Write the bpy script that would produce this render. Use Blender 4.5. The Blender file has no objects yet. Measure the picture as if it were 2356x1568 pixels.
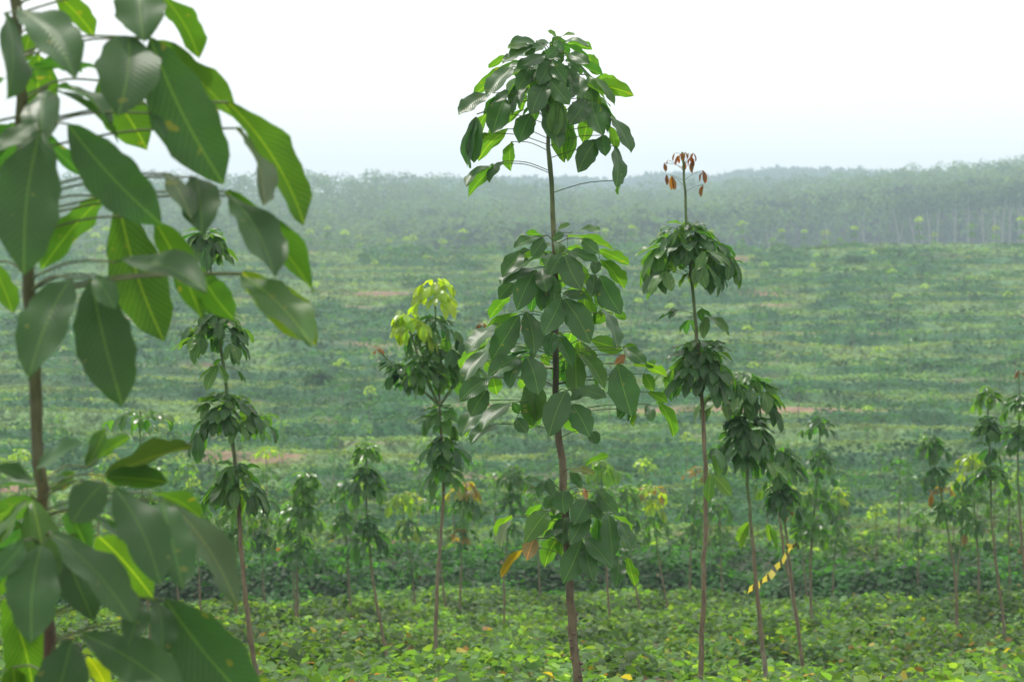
import bpy, math, random
import numpy as np
from mathutils import Vector
R = math.radians
random.seed(7)
rng = np.random.default_rng(7)
scene = bpy.context.scene
C = scene.collection

# ------------------------------------------------------------------ camera
CAM = np.array([0.0, 0.0, 2.0])
PITCH = math.atan(224 / 5563.0)            # looking slightly down
F = 5563.0                                 # focal length in units of a 2356 wide picture
cd = bpy.data.cameras.new('camera'); cam = bpy.data.objects.new('camera', cd); C.objects.link(cam)
cam.location = CAM; cam.rotation_euler = (math.pi / 2 - PITCH, 0, 0)
cd.sensor_width = 36; cd.lens = 85; cd.clip_start = 0.1; cd.clip_end = 5000
cd.dof.use_dof = True; cd.dof.focus_distance = 8.6; cd.dof.aperture_fstop = 8.0
scene.camera = cam
# ------------------------------------------------------------------ light
SUN_EL, SUN_AZ = R(64), R(-24)             # ahead of the camera, a little to the left
world = bpy.data.worlds.new('World'); scene.world = world; world.use_nodes = True
wn, wl = world.node_tree.nodes, world.node_tree.links
bg = wn['Background']; sky = wn.new('ShaderNodeTexSky'); sky.sky_type = 'NISHITA'
sky.sun_disc = False; sky.sun_elevation = SUN_EL; sky.sun_rotation = SUN_AZ
sky.dust_density = 5.0; sky.air_density = 1.0; sky.ozone_density = 1.0; sky.altitude = 50
hs = wn.new('ShaderNodeHueSaturation'); hs.inputs['Saturation'].default_value = 0.5
wl.new(sky.outputs[0], hs.inputs['Color']); veil = wn.new('ShaderNodeMix'); veil.data_type = 'RGBA'; veil.inputs['Factor'].default_value = 0.75     # thin white overcast in front of the blue
veil.inputs['B'].default_value = (7.3, 7.2, 7.1, 1); wl.new(hs.outputs[0], veil.inputs['A']); wl.new(veil.outputs['Result'], bg.inputs['Color'])
bg.inputs['Strength'].default_value = 0.15
sd = bpy.data.lights.new('sun', 'SUN'); sun = bpy.data.objects.new('sun', sd); C.objects.link(sun)
sd.energy = 2.3; sd.angle = R(3.0); sd.color = (1.0, 0.95, 0.87)
tosun = Vector((math.sin(SUN_AZ) * math.cos(SUN_EL), math.cos(SUN_AZ) * math.cos(SUN_EL), math.sin(SUN_EL)))
sun.rotation_euler = tosun.to_track_quat('Z', 'Y').to_euler()
vs = scene.view_settings
vs.view_transform = 'Standard'; vs.look = 'None'; vs.gamma = 1; vs.exposure = 0.60
scene.render.engine = 'CYCLES'
scene.cycles.volume_bounces = 1
scene.cycles.max_bounces = 8

# ------------------------------------------------------------------ helpers
cp, sp_ = math.cos(PITCH), math.sin(PITCH)
RIGHT = np.array([1.0, 0, 0]); FWD = np.array([0, cp, -sp_]); UP = np.array([0, sp_, cp])
def P(px, py, d):
    return CAM + d * (FWD + RIGHT * (px - 1178) / F - UP * (py - 784) / F)
def nrm(v):
    v = np.asarray(v, float); return v / (np.linalg.norm(v, axis=-1, keepdims=True) + 1e-12)

_perm = rng.random((256, 256))
def vnoise(x, y):
    x = np.asarray(x, float); y = np.asarray(y, float)
    xi = np.floor(x).astype(int); yi = np.floor(y).astype(int)
    fx = x - xi; fy = y - yi
    fx = fx * fx * (3 - 2 * fx); fy = fy * fy * (3 - 2 * fy)
    a = _perm[xi % 256, yi % 256]; b = _perm[(xi + 1) % 256, yi % 256]
    c = _perm[xi % 256, (yi + 1) % 256]; d = _perm[(xi + 1) % 256, (yi + 1) % 256]
    return (a * (1 - fx) + b * fx) * (1 - fy) + (c * (1 - fx) + d * fx) * fy - 0.5
def fbm(x, y, o=3):
    s = 0; a = 1
    for k in range(o):
        s = s + a * vnoise(x * 2 ** k + 17.3 * k, y * 2 ** k + 9.1 * k); a *= 0.5
    return s
def sstep(a, b, x):
    t = np.clip((x - a) / (b - a), 0, 1); return t * t * (3 - 2 * t)

def tag(o, label=None, cat=None, group=None, kind=None):
    if label: o['label'] = label
    if cat: o['category'] = cat
    if group: o['group'] = group
    if kind: o['kind'] = kind
    return o
def empty(name, loc, label, cat, group=None):
    o = bpy.data.objects.new(name, None); C.objects.link(o); o.location = loc
    o.empty_display_size = 0.1
    return tag(o, label, cat, group)
def mesh_obj(name, V, polys, mat, parent=None, col=None, uv=None, smooth=True, origin=None):
    """V (n,3); polys (m,k) of one size; col per vertex; uv per vertex"""
    V = np.asarray(V, np.float32)
    if origin is not None: V = V - np.asarray(origin, np.float32)
    polys = np.asarray(polys, np.int32); m, k = polys.shape
    me = bpy.data.meshes.new(name)
    me.vertices.add(len(V)); me.vertices.foreach_set('co', V.ravel())
    me.loops.add(m * k); me.loops.foreach_set('vertex_index', polys.ravel())
    me.polygons.add(m); me.polygons.foreach_set('loop_start', np.arange(0, m * k, k, dtype=np.int32))
    me.polygons.foreach_set('use_smooth', np.full(m, smooth))
    if col is not None:
        a = me.color_attributes.new('Col', 'FLOAT_COLOR', 'POINT')
        c4 = np.ones((len(V), 4), np.float32); c4[:, :3] = col; a.data.foreach_set('color', c4.ravel())
    if uv is not None:
        l = me.uv_layers.new(name='UVMap')
        l.data.foreach_set('uv', np.asarray(uv, np.float32)[polys.ravel()].ravel())
    me.update(calc_edges=True)
    me.materials.append(mat)
    o = bpy.data.objects.new(name, me); C.objects.link(o)
    if parent is not None: o.parent = parent
    return o

class Leaves:
    """collects leaf blades and builds them as one mesh"""
    def __init__(s): s.b = []; s.t = []; s.n = []; s.W = []; s.cv = []; s.fd = []; s.col = []
    def add(s, base, tip, normal, W, curv=0.12, fold=0.22, col=(0.03, 0.08, 0.03)):
        s.b.append(base); s.t.append(tip); s.n.append(normal); s.W.append(W)
        s.cv.append(curv); s.fd.append(fold); s.col.append(col)
    def build(s, name, mat, parent=None, nu=10, nv=2, origin=None, shape='rubber', ragged=0.05):
        b = np.array(s.b, float); t = np.array(s.t, float); n = np.array(s.n, float)
        W = np.array(s.W, float); cv = np.array(s.cv, float); fd = np.array(s.fd, float)
        col = np.array(s.col, float)
        return blades(name, b, t, n, W, cv, fd, col, mat, parent, nu, nv, origin, shape, ragged)
def blades(name, b, t, n, W, cv, fd, col, mat, parent, nu, nv, origin, shape, ragged):
    N = len(b); ch = t - b; L = np.linalg.norm(ch, axis=1); d = nrm(ch)
    side = nrm(np.cross(n, d)); nn = np.cross(d, side)
    u = np.linspace(0, 1, nu + 1); v = np.linspace(-1, 1, 2 * nv + 1)
    if shape == 'rubber':
        w = np.sin(np.pi * np.clip(u, 0, 1) ** 1.12) ** 0.64
        w = np.where(u > 0.9, w * (1 - 0.55 * (u - 0.9) / 0.1), w); w[0] = 0.03; w[-1] = 0.0
    elif shape == 'round':
        w = np.sin(np.pi * np.clip(u * 0.93 + 0.03, 0, 1) ** 0.72) ** 0.75; w[0] = 0.15; w[-1] = 0.02
    U, Vv = np.meshgrid(u, v, indexing='ij'); WU = np.repeat(w[:, None], len(v), 1)
    U = U.ravel(); Vv = Vv.ravel(); WU = WU.ravel(); K = len(U)
    ph = rng.random(N) * 6.28; fr = rng.uniform(9, 16, N)
    rag = 1 + ragged * np.sin(U[None] * fr[:, None] * 2.1 + ph[:, None] * 3 + Vv[None] * 2) * np.abs(Vv[None])
    hw = WU[None] * Vv[None] * W[:, None] * 0.5 * rag
    # cup, arch and wavy margin
    h = fd[:, None] * np.abs(hw) + cv[:, None] * L[:, None] * 4 * U[None] * (1 - U[None]) * 0.6
    h = h + 0.026 * L[:, None] * np.sin(U[None] * fr[:, None] + ph[:, None] + np.sign(Vv)[None]) * np.abs(Vv[None]) ** 1.5
    sway = 0.035 * L[:, None] * np.sin(np.pi * U)[None] * np.sin(ph)[:, None]
    V = (b[:, None] + ch[:, None] * U[None, :, None] + side[:, None] * (hw + sway)[..., None] + nn[:, None] * h[..., None])
    nvv = len(v)
    i, j = np.meshgrid(np.arange(nu), np.arange(nvv - 1), indexing='ij'); i = i.ravel(); j = j.ravel()
    q = np.stack([i * nvv + j, (i + 1) * nvv + j, (i + 1) * nvv + j + 1, i * nvv + j + 1], 1)[:, ::-1]
    polys = (q[None] + (np.arange(N) * K)[:, None, None]).reshape(-1, 4)
    uv = np.tile(np.stack([U, Vv * 0.5 * np.maximum(WU, 0.02) + 0.5], 1), (N, 1))
    cc = np.repeat(col[:, None], K, 1) if col.ndim == 2 else col[:, 0][:, None] * (1 - U[None, :, None] ** 3) + col[:, 1][:, None] * U[None, :, None] ** 3
    return mesh_obj(name, V.reshape(-1, 3), polys, mat, parent, cc.reshape(-1, 3), uv, True, origin)

def tubes(name, lines, mat, parent=None, sides=6, origin=None):
    """lines: list of (points (n,3), radii (n), colours (n,3) or one colour)"""
    Vs, Fs, Cs = [], [], []; off = 0
    for pts, rad, col in lines:
        pts = np.asarray(pts, float); n = len(pts); rad = np.broadcast_to(np.asarray(rad, float), (n,))
        col = np.broadcast_to(np.asarray(col, float), (n, 3))
        tg = nrm(np.gradient(pts, axis=0)); ref = np.array([0.13, 0.92, 0.37]) if abs(tg[0][1]) < 0.8 else np.array([0, 0.1, 1.0])
        s1 = nrm(np.cross(tg, ref)); s2 = np.cross(tg, s1)
        a = np.linspace(0, 2 * np.pi, sides, endpoint=False)
        ring = pts[:, None] + rad[:, None, None] * (np.cos(a)[None, :, None] * s1[:, None] + np.sin(a)[None, :, None] * s2[:, None])
        Vs.append(ring.reshape(-1, 3)); Cs.append(np.repeat(col, sides, 0))
        i, j = np.meshgrid(np.arange(n - 1), np.arange(sides), indexing='ij'); i = i.ravel(); j = j.ravel(); j2 = (j + 1) % sides
        Fs.append(np.stack([i * sides + j, i * sides + j2, (i + 1) * sides + j2, (i + 1) * sides + j], 1) + off)
        off += n * sides
    return mesh_obj(name, np.concatenate(Vs), np.concatenate(Fs), mat, parent, np.concatenate(Cs), None, True, origin)
def smooth_line(pts, n):
    pts = np.asarray(pts, float)
    s = np.concatenate([[0], np.cumsum(np.linalg.norm(np.diff(pts, axis=0), axis=1))])
    q = np.linspace(0, s[-1], n); r = np.stack([np.interp(q, s, pts[:, k]) for k in range(pts.shape[1])], 1)
    for _ in range(2):
        r[1:-1] = 0.25 * r[:-2] + 0.5 * r[1:-1] + 0.25 * r[2:]
    return r

# ------------------------------------------------------------------ materials
def new_mat(name):
    m = bpy.data.materials.new(name); m.use_nodes = True
    nt = m.node_tree; return m, nt, nt.nodes, nt.links, nt.nodes['Principled BSDF'], nt.nodes['Material Output']
def math_node(N, L, op, a, b=None, c=None):
    n = N.new('ShaderNodeMath'); n.operation = op
    for k, x in enumerate((a, b, c)):
        if x is None: continue
        if isinstance(x, (int, float)): n.inputs[k].default_value = x
        else: L.new(x, n.inputs[k])
    return n.outputs[0]
def mix_col(N, L, fac, a, b, mode='MIX'):
    n = N.new('ShaderNodeMix'); n.data_type = 'RGBA'; n.blend_type = mode
    for s, x in ((n.inputs['Factor'], fac), (n.inputs['A'], a), (n.inputs['B'], b)):
        if isinstance(x, (int, float)): s.default_value = x
        elif isinstance(x, tuple): s.default_value = (*x, 1)
        else: L.new(x, s)
    return n.outputs['Result']
def leaf_material(name, veins=0, rough=0.36, trans=0.35, tmul=(2.9, 2.8, 0.7), under=0.35):
    m, nt, N, L, B, O = new_mat(name)
    at = N.new('ShaderNodeAttribute'); at.attribute_name = 'Col'
    tc = N.new('ShaderNodeTexCoord'); no = N.new('ShaderNodeTexNoise'); no.inputs['Scale'].default_value = 14 if veins else 6
    no.inputs['Detail'].default_value = 3; L.new(tc.outputs['Object'], no.inputs['Vector'])
    v = math_node(N, L, 'MULTIPLY_ADD', no.outputs['Fac'], 0.9, 0.55)
    cv = N.new('ShaderNodeVectorMath'); cv.operation = 'SCALE'; L.new(at.outputs['Color'], cv.inputs[0]); L.new(v, cv.inputs['Scale'])
    base = cv.outputs[0]
    if veins:
        uv = N.new('ShaderNodeUVMap'); sx = N.new('ShaderNodeSeparateXYZ'); L.new(uv.outputs[0], sx.inputs[0])
        av = math_node(N, L, 'ABSOLUTE', math_node(N, L, 'SUBTRACT', sx.outputs[1], 0.5))
        mid = math_node(N, L, 'LESS_THAN', av, 0.018)
        lat = math_node(N, L, 'FRACT', math_node(N, L, 'SUBTRACT', math_node(N, L, 'MULTIPLY', sx.outputs[0], 17), math_node(N, L, 'MULTIPLY', av, 9)))
        latm = math_node(N, L, 'LESS_THAN', lat, 0.085)
        vf = math_node(N, L, 'MAXIMUM', math_node(N, L, 'MULTIPLY', mid, 0.7 if veins > 0.3 else 0.35), math_node(N, L, 'MULTIPLY', latm, veins))
        vein = mix_col(N, L, 1.0, base, (4.2, 2.6, 1.6), 'MULTIPLY')
        base = mix_col(N, L, vf, base, vein)
        bp = N.new('ShaderNodeBump'); bp.inputs['Strength'].default_value = 0.10 if veins > 0.3 else 0.07; bp.inputs['Distance'].default_value = 0.003
        hh = math_node(N, L, 'SINE', math_node(N, L, 'MULTIPLY', lat, 6.283))
        L.new(hh, bp.inputs['Height']); L.new(bp.outputs[0], B.inputs['Normal'])
        sp = N.new('ShaderNodeTexNoise'); sp.inputs['Scale'].default_value = 38; sp.inputs['Detail'].default_value = 1
        L.new(tc.outputs['Object'], sp.inputs['Vector'])
        sf = math_node(N, L, 'MULTIPLY', math_node(N, L, 'GREATER_THAN', sp.outputs['Fac'], 0.73), 0.55)
        base = mix_col(N, L, sf, base, (0.20, 0.19, 0.035))
    geo = N.new('ShaderNodeNewGeometry')
    pale = mix_col(N, L, 0.5, base, (0.11, 0.17, 0.07))
    face = mix_col(N, L, math_node(N, L, 'MULTIPLY', geo.outputs['Backfacing'], under * 2), base, pale)
    L.new(face, B.inputs['Base Color'])
    B.inputs['Roughness'].default_value = rough; B.inputs['Specular IOR Level'].default_value = (0.14 if rough > 0.4 else 0.24) if rough < 0.5 else (0.2 if rough < 0.7 else 0.1)
    tr = N.new('ShaderNodeBsdfTranslucent')
    tcx = mix_col(N, L, 1.0, base, tmul, 'MULTIPLY'); L.new(tcx, tr.inputs['Color'])
    ms = N.new('ShaderNodeMixShader'); ms.inputs[0].default_value = trans
    L.new(B.outputs[0], ms.inputs[1]); L.new(tr.outputs[0], ms.inputs[2]); L.new(ms.outputs[0], O.inputs['Surface'])
    return m
M_LEAF = leaf_material('rubber leaf', 0.5, 0.33, 0.40)
M_LEAF_NEAR = leaf_material('rubber leaf close', 0.40, 0.42, 0.30)
M_LEAF_MID = leaf_material('rubber leaf small', False, 0.27, 0.46)
M_COVER = leaf_material('vine leaf', False, 0.55, 0.40, (2.6, 2.5, 0.8), 0.08)
M_FAR = leaf_material('hillside leaf', False, 0.85, 0.3, (2.4, 2.2, 0.8), 0.05)
def bark_material():
    m, nt, N, L, B, O = new_mat('young bark')
    at = N.new('ShaderNodeAttribute'); at.attribute_name = 'Col'
    tc = N.new('ShaderNodeTexCoord'); mp = N.new('ShaderNodeMapping'); mp.inputs['Scale'].default_value = (60, 60, 16)
    L.new(tc.outputs['Object'], mp.inputs[0]); no = N.new('ShaderNodeTexNoise'); no.inputs['Detail'].default_value = 5; no.inputs['Scale'].default_value = 1.0
    L.new(mp.outputs[0], no.inputs['Vector'])
    v = math_node(N, L, 'MULTIPLY_ADD', no.outputs['Fac'], 1.9, 0.05)
    cv = N.new('ShaderNodeVectorMath'); cv.operation = 'SCALE'; L.new(at.outputs['Color'], cv.inputs[0]); L.new(v, cv.inputs['Scale'])
    li = N.new('ShaderNodeTexNoise'); li.inputs['Scale'].default_value = 9; li.inputs['Detail'].default_value = 3; L.new(tc.outputs['Object'], li.inputs['Vector'])
    lf = math_node(N, L, 'MULTIPLY', math_node(N, L, 'SUBTRACT', li.outputs['Fac'], 0.52), 3.0); lf.node.use_clamp = True
    L.new(mix_col(N, L, math_node(N, L, 'MULTIPLY', lf, 0.5), cv.outputs[0], (0.20, 0.20, 0.15)), B.inputs['Base Color']); B.inputs['Roughness'].default_value = 0.75
    bp = N.new('ShaderNodeBump'); bp.inputs['Strength'].default_value = 0.6; bp.inputs['Distance'].default_value = 0.003
    L.new(no.outputs['Fac'], bp.inputs['Height']); L.new(bp.outputs[0], B.inputs['Normal'])
    return m
M_BARK = bark_material()

# ------------------------------------------------------------------ terrain
_pr = np.array([(-60, 1.6), (0, 0.55), (4, 0.5), (6.5, None), (7, 1980), (9, 1840), (10.5, 1765), (11.6, 1745), (12.6, 1745), (13.8, 1705), (16, 1655), (22, 1572), (27, 1508),
                (33, 1456), (35.2, 1450), (36.6, 1350), (39, 1325), (45, 1300), (55, 1240), (65, 1190), (80, 1110), (100, 1000),
                (130, 850), (165, 722), (200, 636), (224, 582), (232, 578)], dtype=object)
_yy, _zz = [], []
for y, q in _pr:
    if q is None: continue
    _yy.append(float(y)); _zz.append(float(q) if q < 100 else 2.0 - (q - 560) / F * y)
_yy += [250, 285, 330, 400, 430, 700, 900, 1200, 1700, 2600]
_zz += [_zz[-1] - 1.2, _zz[-1] - 7.5, _zz[-1] - 8, _zz[-1] - 2, 0.8, 12, 8, 5, 0, 0]
_yy = np.array(_yy); _zz = np.array(_zz)
def terraces(x, y):
    ph = (y + 5 * np.sin(x / 37.0 + 0.6) + 6.0 * vnoise(x / 24.0, y / 50.0) + 1.6 * vnoise(x / 6.0, y / 20.0) - 0.05 * x) / 6.6
    return ph
def ground_z(x, y):
    x = np.asarray(x, float); y = np.asarray(y, float)
    ys = y + 1.1 * vnoise(x / 3.0 + 5, y * 0 + 3) * sstep(30, 34, y) * (1 - sstep(40, 50, y)) + 0.8 * vnoise(x / 2.3 + 50, y * 0 + 31) * (1 - sstep(13, 16, y))
    z = np.interp(ys, _yy, _zz)
    z = z + 0.008 * x * sstep(120, 220, y) * (1 - sstep(250, 330, y))
    ph = terraces(x, y); fr = ph - np.floor(ph)
    saw = sstep(0.74, 0.98, fr) - fr
    amp = sstep(50, 62, y) * (1 - sstep(226, 240, y))
    z = z + saw * 0.62 * amp
    # near ground bumps
    z = z + 0.40 * fbm(x / 2.0, y / 2.0, 3) * sstep(10, 20, y) * (1 - sstep(60, 90, y)) + 0.10 * fbm(x / 0.9, y / 0.9, 2) * (1 - sstep(30, 60, y))
    z = z + 0.55 * fbm(x / 11.0, y / 6.0, 3) * sstep(60, 90, y) * (1 - sstep(225, 260, y))
    # forested hill: higher at the right, and rolling
    hill = sstep(330, 640, y)
    z = z + hill * (0.030 * (x + 15) + 3.5 * fbm(x / 90.0 + 3, y / 160.0 + 2, 2))
    return z
def mound(x, y):
    """how thickly the dark creeper is heaped here, 0..1"""
    ph = terraces(x, y); fr = ph - np.floor(ph)
    band = sstep(0.55, 0.72, fr) * (1 - sstep(0.9, 1.0, fr)) * sstep(48, 60, y)
    f = sstep(48, 60, y)
    nearm = sstep(0.0, 0.28, fbm(x / 8.0 + 40, y / 2.6 + 11, 3) + 0.08)
    farm = sstep(0.0, 0.22, 0.44 * band + 0.85 * fbm(x / 5.0 + 40, y / 5.5 + 11, 3) - 0.22)
    return nearm * (1 - f) + farm * f
def cover_top(x, y):
    m = mound(x, y); z = ground_z(x, y)
    far = sstep(45, 70, y)
    return z + (0.10 + 0.16 * m) * (1 - far) + far * (0.08 + 0.80 * m * np.clip(0.4 + fbm(x / 2.1, y / 1.6, 2), 0, 1.2))

xs = np.concatenate([-np.geomspace(480, 26, 40)[:-1], np.linspace(-26, 26, 330), np.geomspace(26, 480, 40)[1:]])
ys = np.concatenate([np.linspace(-60, 5, 14)[:-1], np.linspace(5, 45, 240)[:-1], np.linspace(45, 235, 520)[:-1], np.linspace(235, 700, 90)[:-1], np.geomspace(700, 1400, 14)])
X, Y = np.meshgrid(xs, ys, indexing='ij'); Z = ground_z(X, Y) + np.where(Y > 45, 0.6, 0.25) * (cover_top(X, Y) - ground_z(X, Y)) * (Y < 235)
nx, ny = X.shape
i, j = np.meshgrid(np.arange(nx - 1), np.arange(ny - 1), indexing='ij'); i = i.ravel(); j = j.ravel()
G = np.stack([i * ny + j, (i + 1) * ny + j, (i + 1) * ny + j + 1, i * ny + j + 1], 1)
SOIL = np.array([0.20, 0.115, 0.07]); GRASS = np.array([0.112, 0.200, 0.066]); VINE = np.array([0.036, 0.112, 0.038]); DRY = np.array([0.26, 0.21, 0.10])
def cover_kind(x, y):
    """fractions of soil, pale grass and dark creeper at a place"""
    m = mound(x, y); ph = terraces(x, y); fr = ph - np.floor(ph)
    far = sstep(48, 60, y)
    bare = sstep(0.12, 0.34, fbm(x / 9.0 + 80, y / 2.2 + 60, 3) + 0.42 * sstep(0.36, 0.42, fr) * (1 - sstep(0.52, 0.58, fr)) - 0.13) * far
    strip = np.exp(-((y - 12.3) / 1.1) ** 2) + 0.8 * np.exp(-((y - 21.5) / 2.2) ** 2)
    nb = sstep(0.0, 0.25, fbm(x / 1.2 + 9, y / 0.9 + 77, 2) + 0.03) * strip
    bare = np.clip(bare * (1 - 0.85 * m) + nb, 0, 1)
    return bare, m
bare, mm = cover_kind(X, Y)
gm = GRASS * (1 - mm[..., None]) + VINE * mm[..., None]
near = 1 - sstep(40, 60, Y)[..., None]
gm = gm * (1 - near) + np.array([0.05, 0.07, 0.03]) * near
gc = gm * (1 - bare[..., None]) + SOIL * bare[..., None]
gc = gc * (1 - sstep(245, 270, Y)[..., None]) + np.array([0.03, 0.045, 0.025]) * sstep(245, 270, Y)[..., None]
m, nt, N, L, B, O = new_mat('ground soil and growth')
at = N.new('ShaderNodeAttribute'); at.attribute_name = 'Col'
tc = N.new('ShaderNodeTexCoord'); no = N.new('ShaderNodeTexNoise'); no.inputs['Scale'].default_value = 1.6; no.inputs['Detail'].default_value = 8; no.inputs['Roughness'].default_value = 0.7
L.new(tc.outputs['Object'], no.inputs['Vector'])
v = math_node(N, L, 'MULTIPLY_ADD', no.outputs['Fac'], 1.6, 0.2)
cv = N.new('ShaderNodeVectorMath'); cv.operation = 'SCALE'; L.new(at.outputs['Color'], cv.inputs[0]); L.new(v, cv.inputs['Scale'])
L.new(cv.outputs[0], B.inputs['Base Color']); B.inputs['Roughness'].default_value = 0.95
bp = N.new('ShaderNodeBump'); bp.inputs['Strength'].default_value = 0.8; bp.inputs['Distance'].default_value = 0.15; L.new(no.outputs['Fac'], bp.inputs['Height']); L.new(bp.outputs[0], B.inputs['Normal'])
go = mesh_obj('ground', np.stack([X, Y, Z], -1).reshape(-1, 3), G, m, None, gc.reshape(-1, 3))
tag(go, kind='structure')

# ------------------------------------------------------------------ ground cover (uncountable)
def scatter(y0, y1, dens, spread=0.245, marg=1.2):
    area = spread * (y1 ** 2 - y0 ** 2) + 2 * marg * (y1 - y0)
    n = int(area * dens)
    y = np.sqrt(rng.uniform(y0 ** 2, y1 ** 2, n)); hw = spread * y + marg
    x = rng.uniform(-1, 1, n) * hw
    e = 0.15
    gx = (cover_top(x + e, y) - cover_top(x - e, y)) / (2 * e); gy = (cover_top(x, y + e) - cover_top(x, y - e)) / (2 * e)
    return x, y, gx, gy
def cover(name, label, bands, mat, nu, nv, near_style):
    bb, tt, nn_, WW, cc = [], [], [], [], []
    for (y0, y1, dens, size, thick) in bands:
        # faces that rise towards the camera need more leaves per ground area
        x, y, gx, gy = scatter(y0, y1, dens * 2.2)
        keep = rng.random(len(x)) < np.sqrt(1 + gx ** 2 + gy ** 2) / 2.2
        x, y, gx, gy = x[keep], y[keep], gx[keep], gy[keep]
        bare, mo = cover_kind(x, y)
        keep = rng.random(len(x)) > bare * (0.75 if near_style else 0.93); x, y, gx, gy, bare, mo = [q[keep] for q in (x, y, gx, gy, bare, mo)]
        n = len(x)
        z = cover_top(x, y) + rng.uniform(-0.55, 1.0, n) * thick
        up = nrm(np.stack([-gx, -gy, np.ones(n)], 1) + rng.normal(0, 0.55 if near_style else 0.45, (n, 3)) * np.array([1, 1, 0.4]))
        az = rng.uniform(0, 6.283, n); h = np.stack([np.cos(az), np.sin(az), rng.uniform(-0.55, 0.1, n)], 1)
        dr = nrm(h - up * np.sum(h * up, 1, keepdims=True))
        s = size * rng.uniform(0.55, 1.25, n)
        b = np.stack([x, y, z], 1)
        if near_style:
            c = np.array([0.078, 0.162, 0.038]) * np.ones((n, 1))
            dk = np.clip(0.5 + 1.6 * fbm(x / 2.2 + 7, y / 2.2, 2), 0, 1)[:, None]
            c = c * (1 - 0.5 * dk) + np.array([0.045, 0.115, 0.035]) * 0.5 * dk
            bank = (sstep(33.5, 35, y) * (1 - sstep(40, 44, y)))[:, None]
            c = c * (1 - bank) + np.array([0.028, 0.10, 0.022]) * bank
            lt = (rng.random((n, 1)) < 0.16 * (1 - bank)); c = np.where(lt, np.array([0.15, 0.25, 0.05]), c)
            ye = (rng.random((n, 1)) < (0.004 + 0.12 * np.exp(-((y[:, None] - 12.6) / 1.6) ** 2) + 0.07 * np.exp(-((y[:, None] - 21.5) / 2.5) ** 2)))
            yc = np.array([[0.26, 0.22, 0.04], [0.22, 0.12, 0.03], [0.22, 0.18, 0.11], [0.20, 0.24, 0.06], [0.14, 0.09, 0.05]])[rng.integers(0, 5, n)]
            c = np.where(ye, yc, c)
            c = c * np.clip(0.85 + 1.3 * vnoise(x / 0.35, y / 0.35), 0.5, 1.4)[:, None]
            s = np.where(y < 12, s * 1.0, s)
        else:
            c = GRASS * 1.05 * (1 - mo[:, None]) + np.array([0.036, 0.118, 0.038]) * mo[:, None]
            c = c * np.clip(0.95 + 1.5 * vnoise(x / 0.8, y / 0.8), 0.45, 1.5)[:, None]
            pt = np.clip(0.5 + 1.3 * fbm(x / 16 + 3, y / 9 + 8, 3), 0, 1)[:, None]
            c = c * (1 - 0.45 * pt) + np.array([0.17, 0.20, 0.075]) * 0.45 * pt * (1 - mo[:, None]) + np.array([0.05, 0.12, 0.04]) * 0.45 * pt * mo[:, None]
        c = c * rng.uniform(0.7, 1.3, (n, 1))
        bb.append(b); tt.append(b + dr * s[:, None]); nn_.append(up); WW.append(s * rng.uniform(0.75, 1.0, n)); cc.append(c)
    b = np.concatenate(bb); n = len(b)
    o = blades(name, b, np.concatenate(tt), np.concatenate(nn_), np.concatenate(WW), rng.uniform(0.02, 0.15, n), rng.uniform(-0.1, 0.4, n),
               np.concatenate(cc), mat, None, nu, nv, None, 'round', 0.03)
    return tag(o, label, 'ground cover', kind='stuff')
cover('creeper_leaves', 'round leafed green creeper covering the near ground and the dark bank',
      [(8, 14, 850, 0.066, 0.10), (14, 24, 560, 0.075, 0.13), (24, 34.4, 400, 0.084, 0.14), (34.4, 38, 480, 0.10, 0.10), (38, 50, 150, 0.115, 0.10)], M_COVER, 3, 1, True)
cover('hillside_growth', 'creeper and grass covering the terraced hillside below the forest',
      [(50, 80, 85, 0.14, 0.08), (80, 130, 46, 0.18, 0.10), (130, 232, 22, 0.25, 0.11)], M_FAR, 2, 1, False)
# tendrils and thin grass stems over the near creeper
tl = []
for k in range(1500):
    y = math.sqrt(random.uniform(7 ** 2, 30 ** 2)); x = random.uniform(-1, 1) * (0.24 * y + 0.4)
    z = float(cover_top(x, y)); a = random.uniform(0, 6.28); l = random.uniform(0.12, 0.4)
    pts = [(x + math.cos(a) * l * t * 0.6, y + math.sin(a) * l * t * 0.6, z - 0.03 + l * 0.75 * t * (1.35 - t * random.uniform(0.5, 1.0))) for t in np.linspace(0, 1, 6)]
    tl.append((pts, np.linspace(0.0030, 0.0012, 6), (0.2, 0.26, 0.08)))
tag(tubes('creeper_tendrils', tl, M_BARK, sides=3), 'thin pale tendrils curling out of the near creeper', 'ground cover', kind='stuff')

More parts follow.
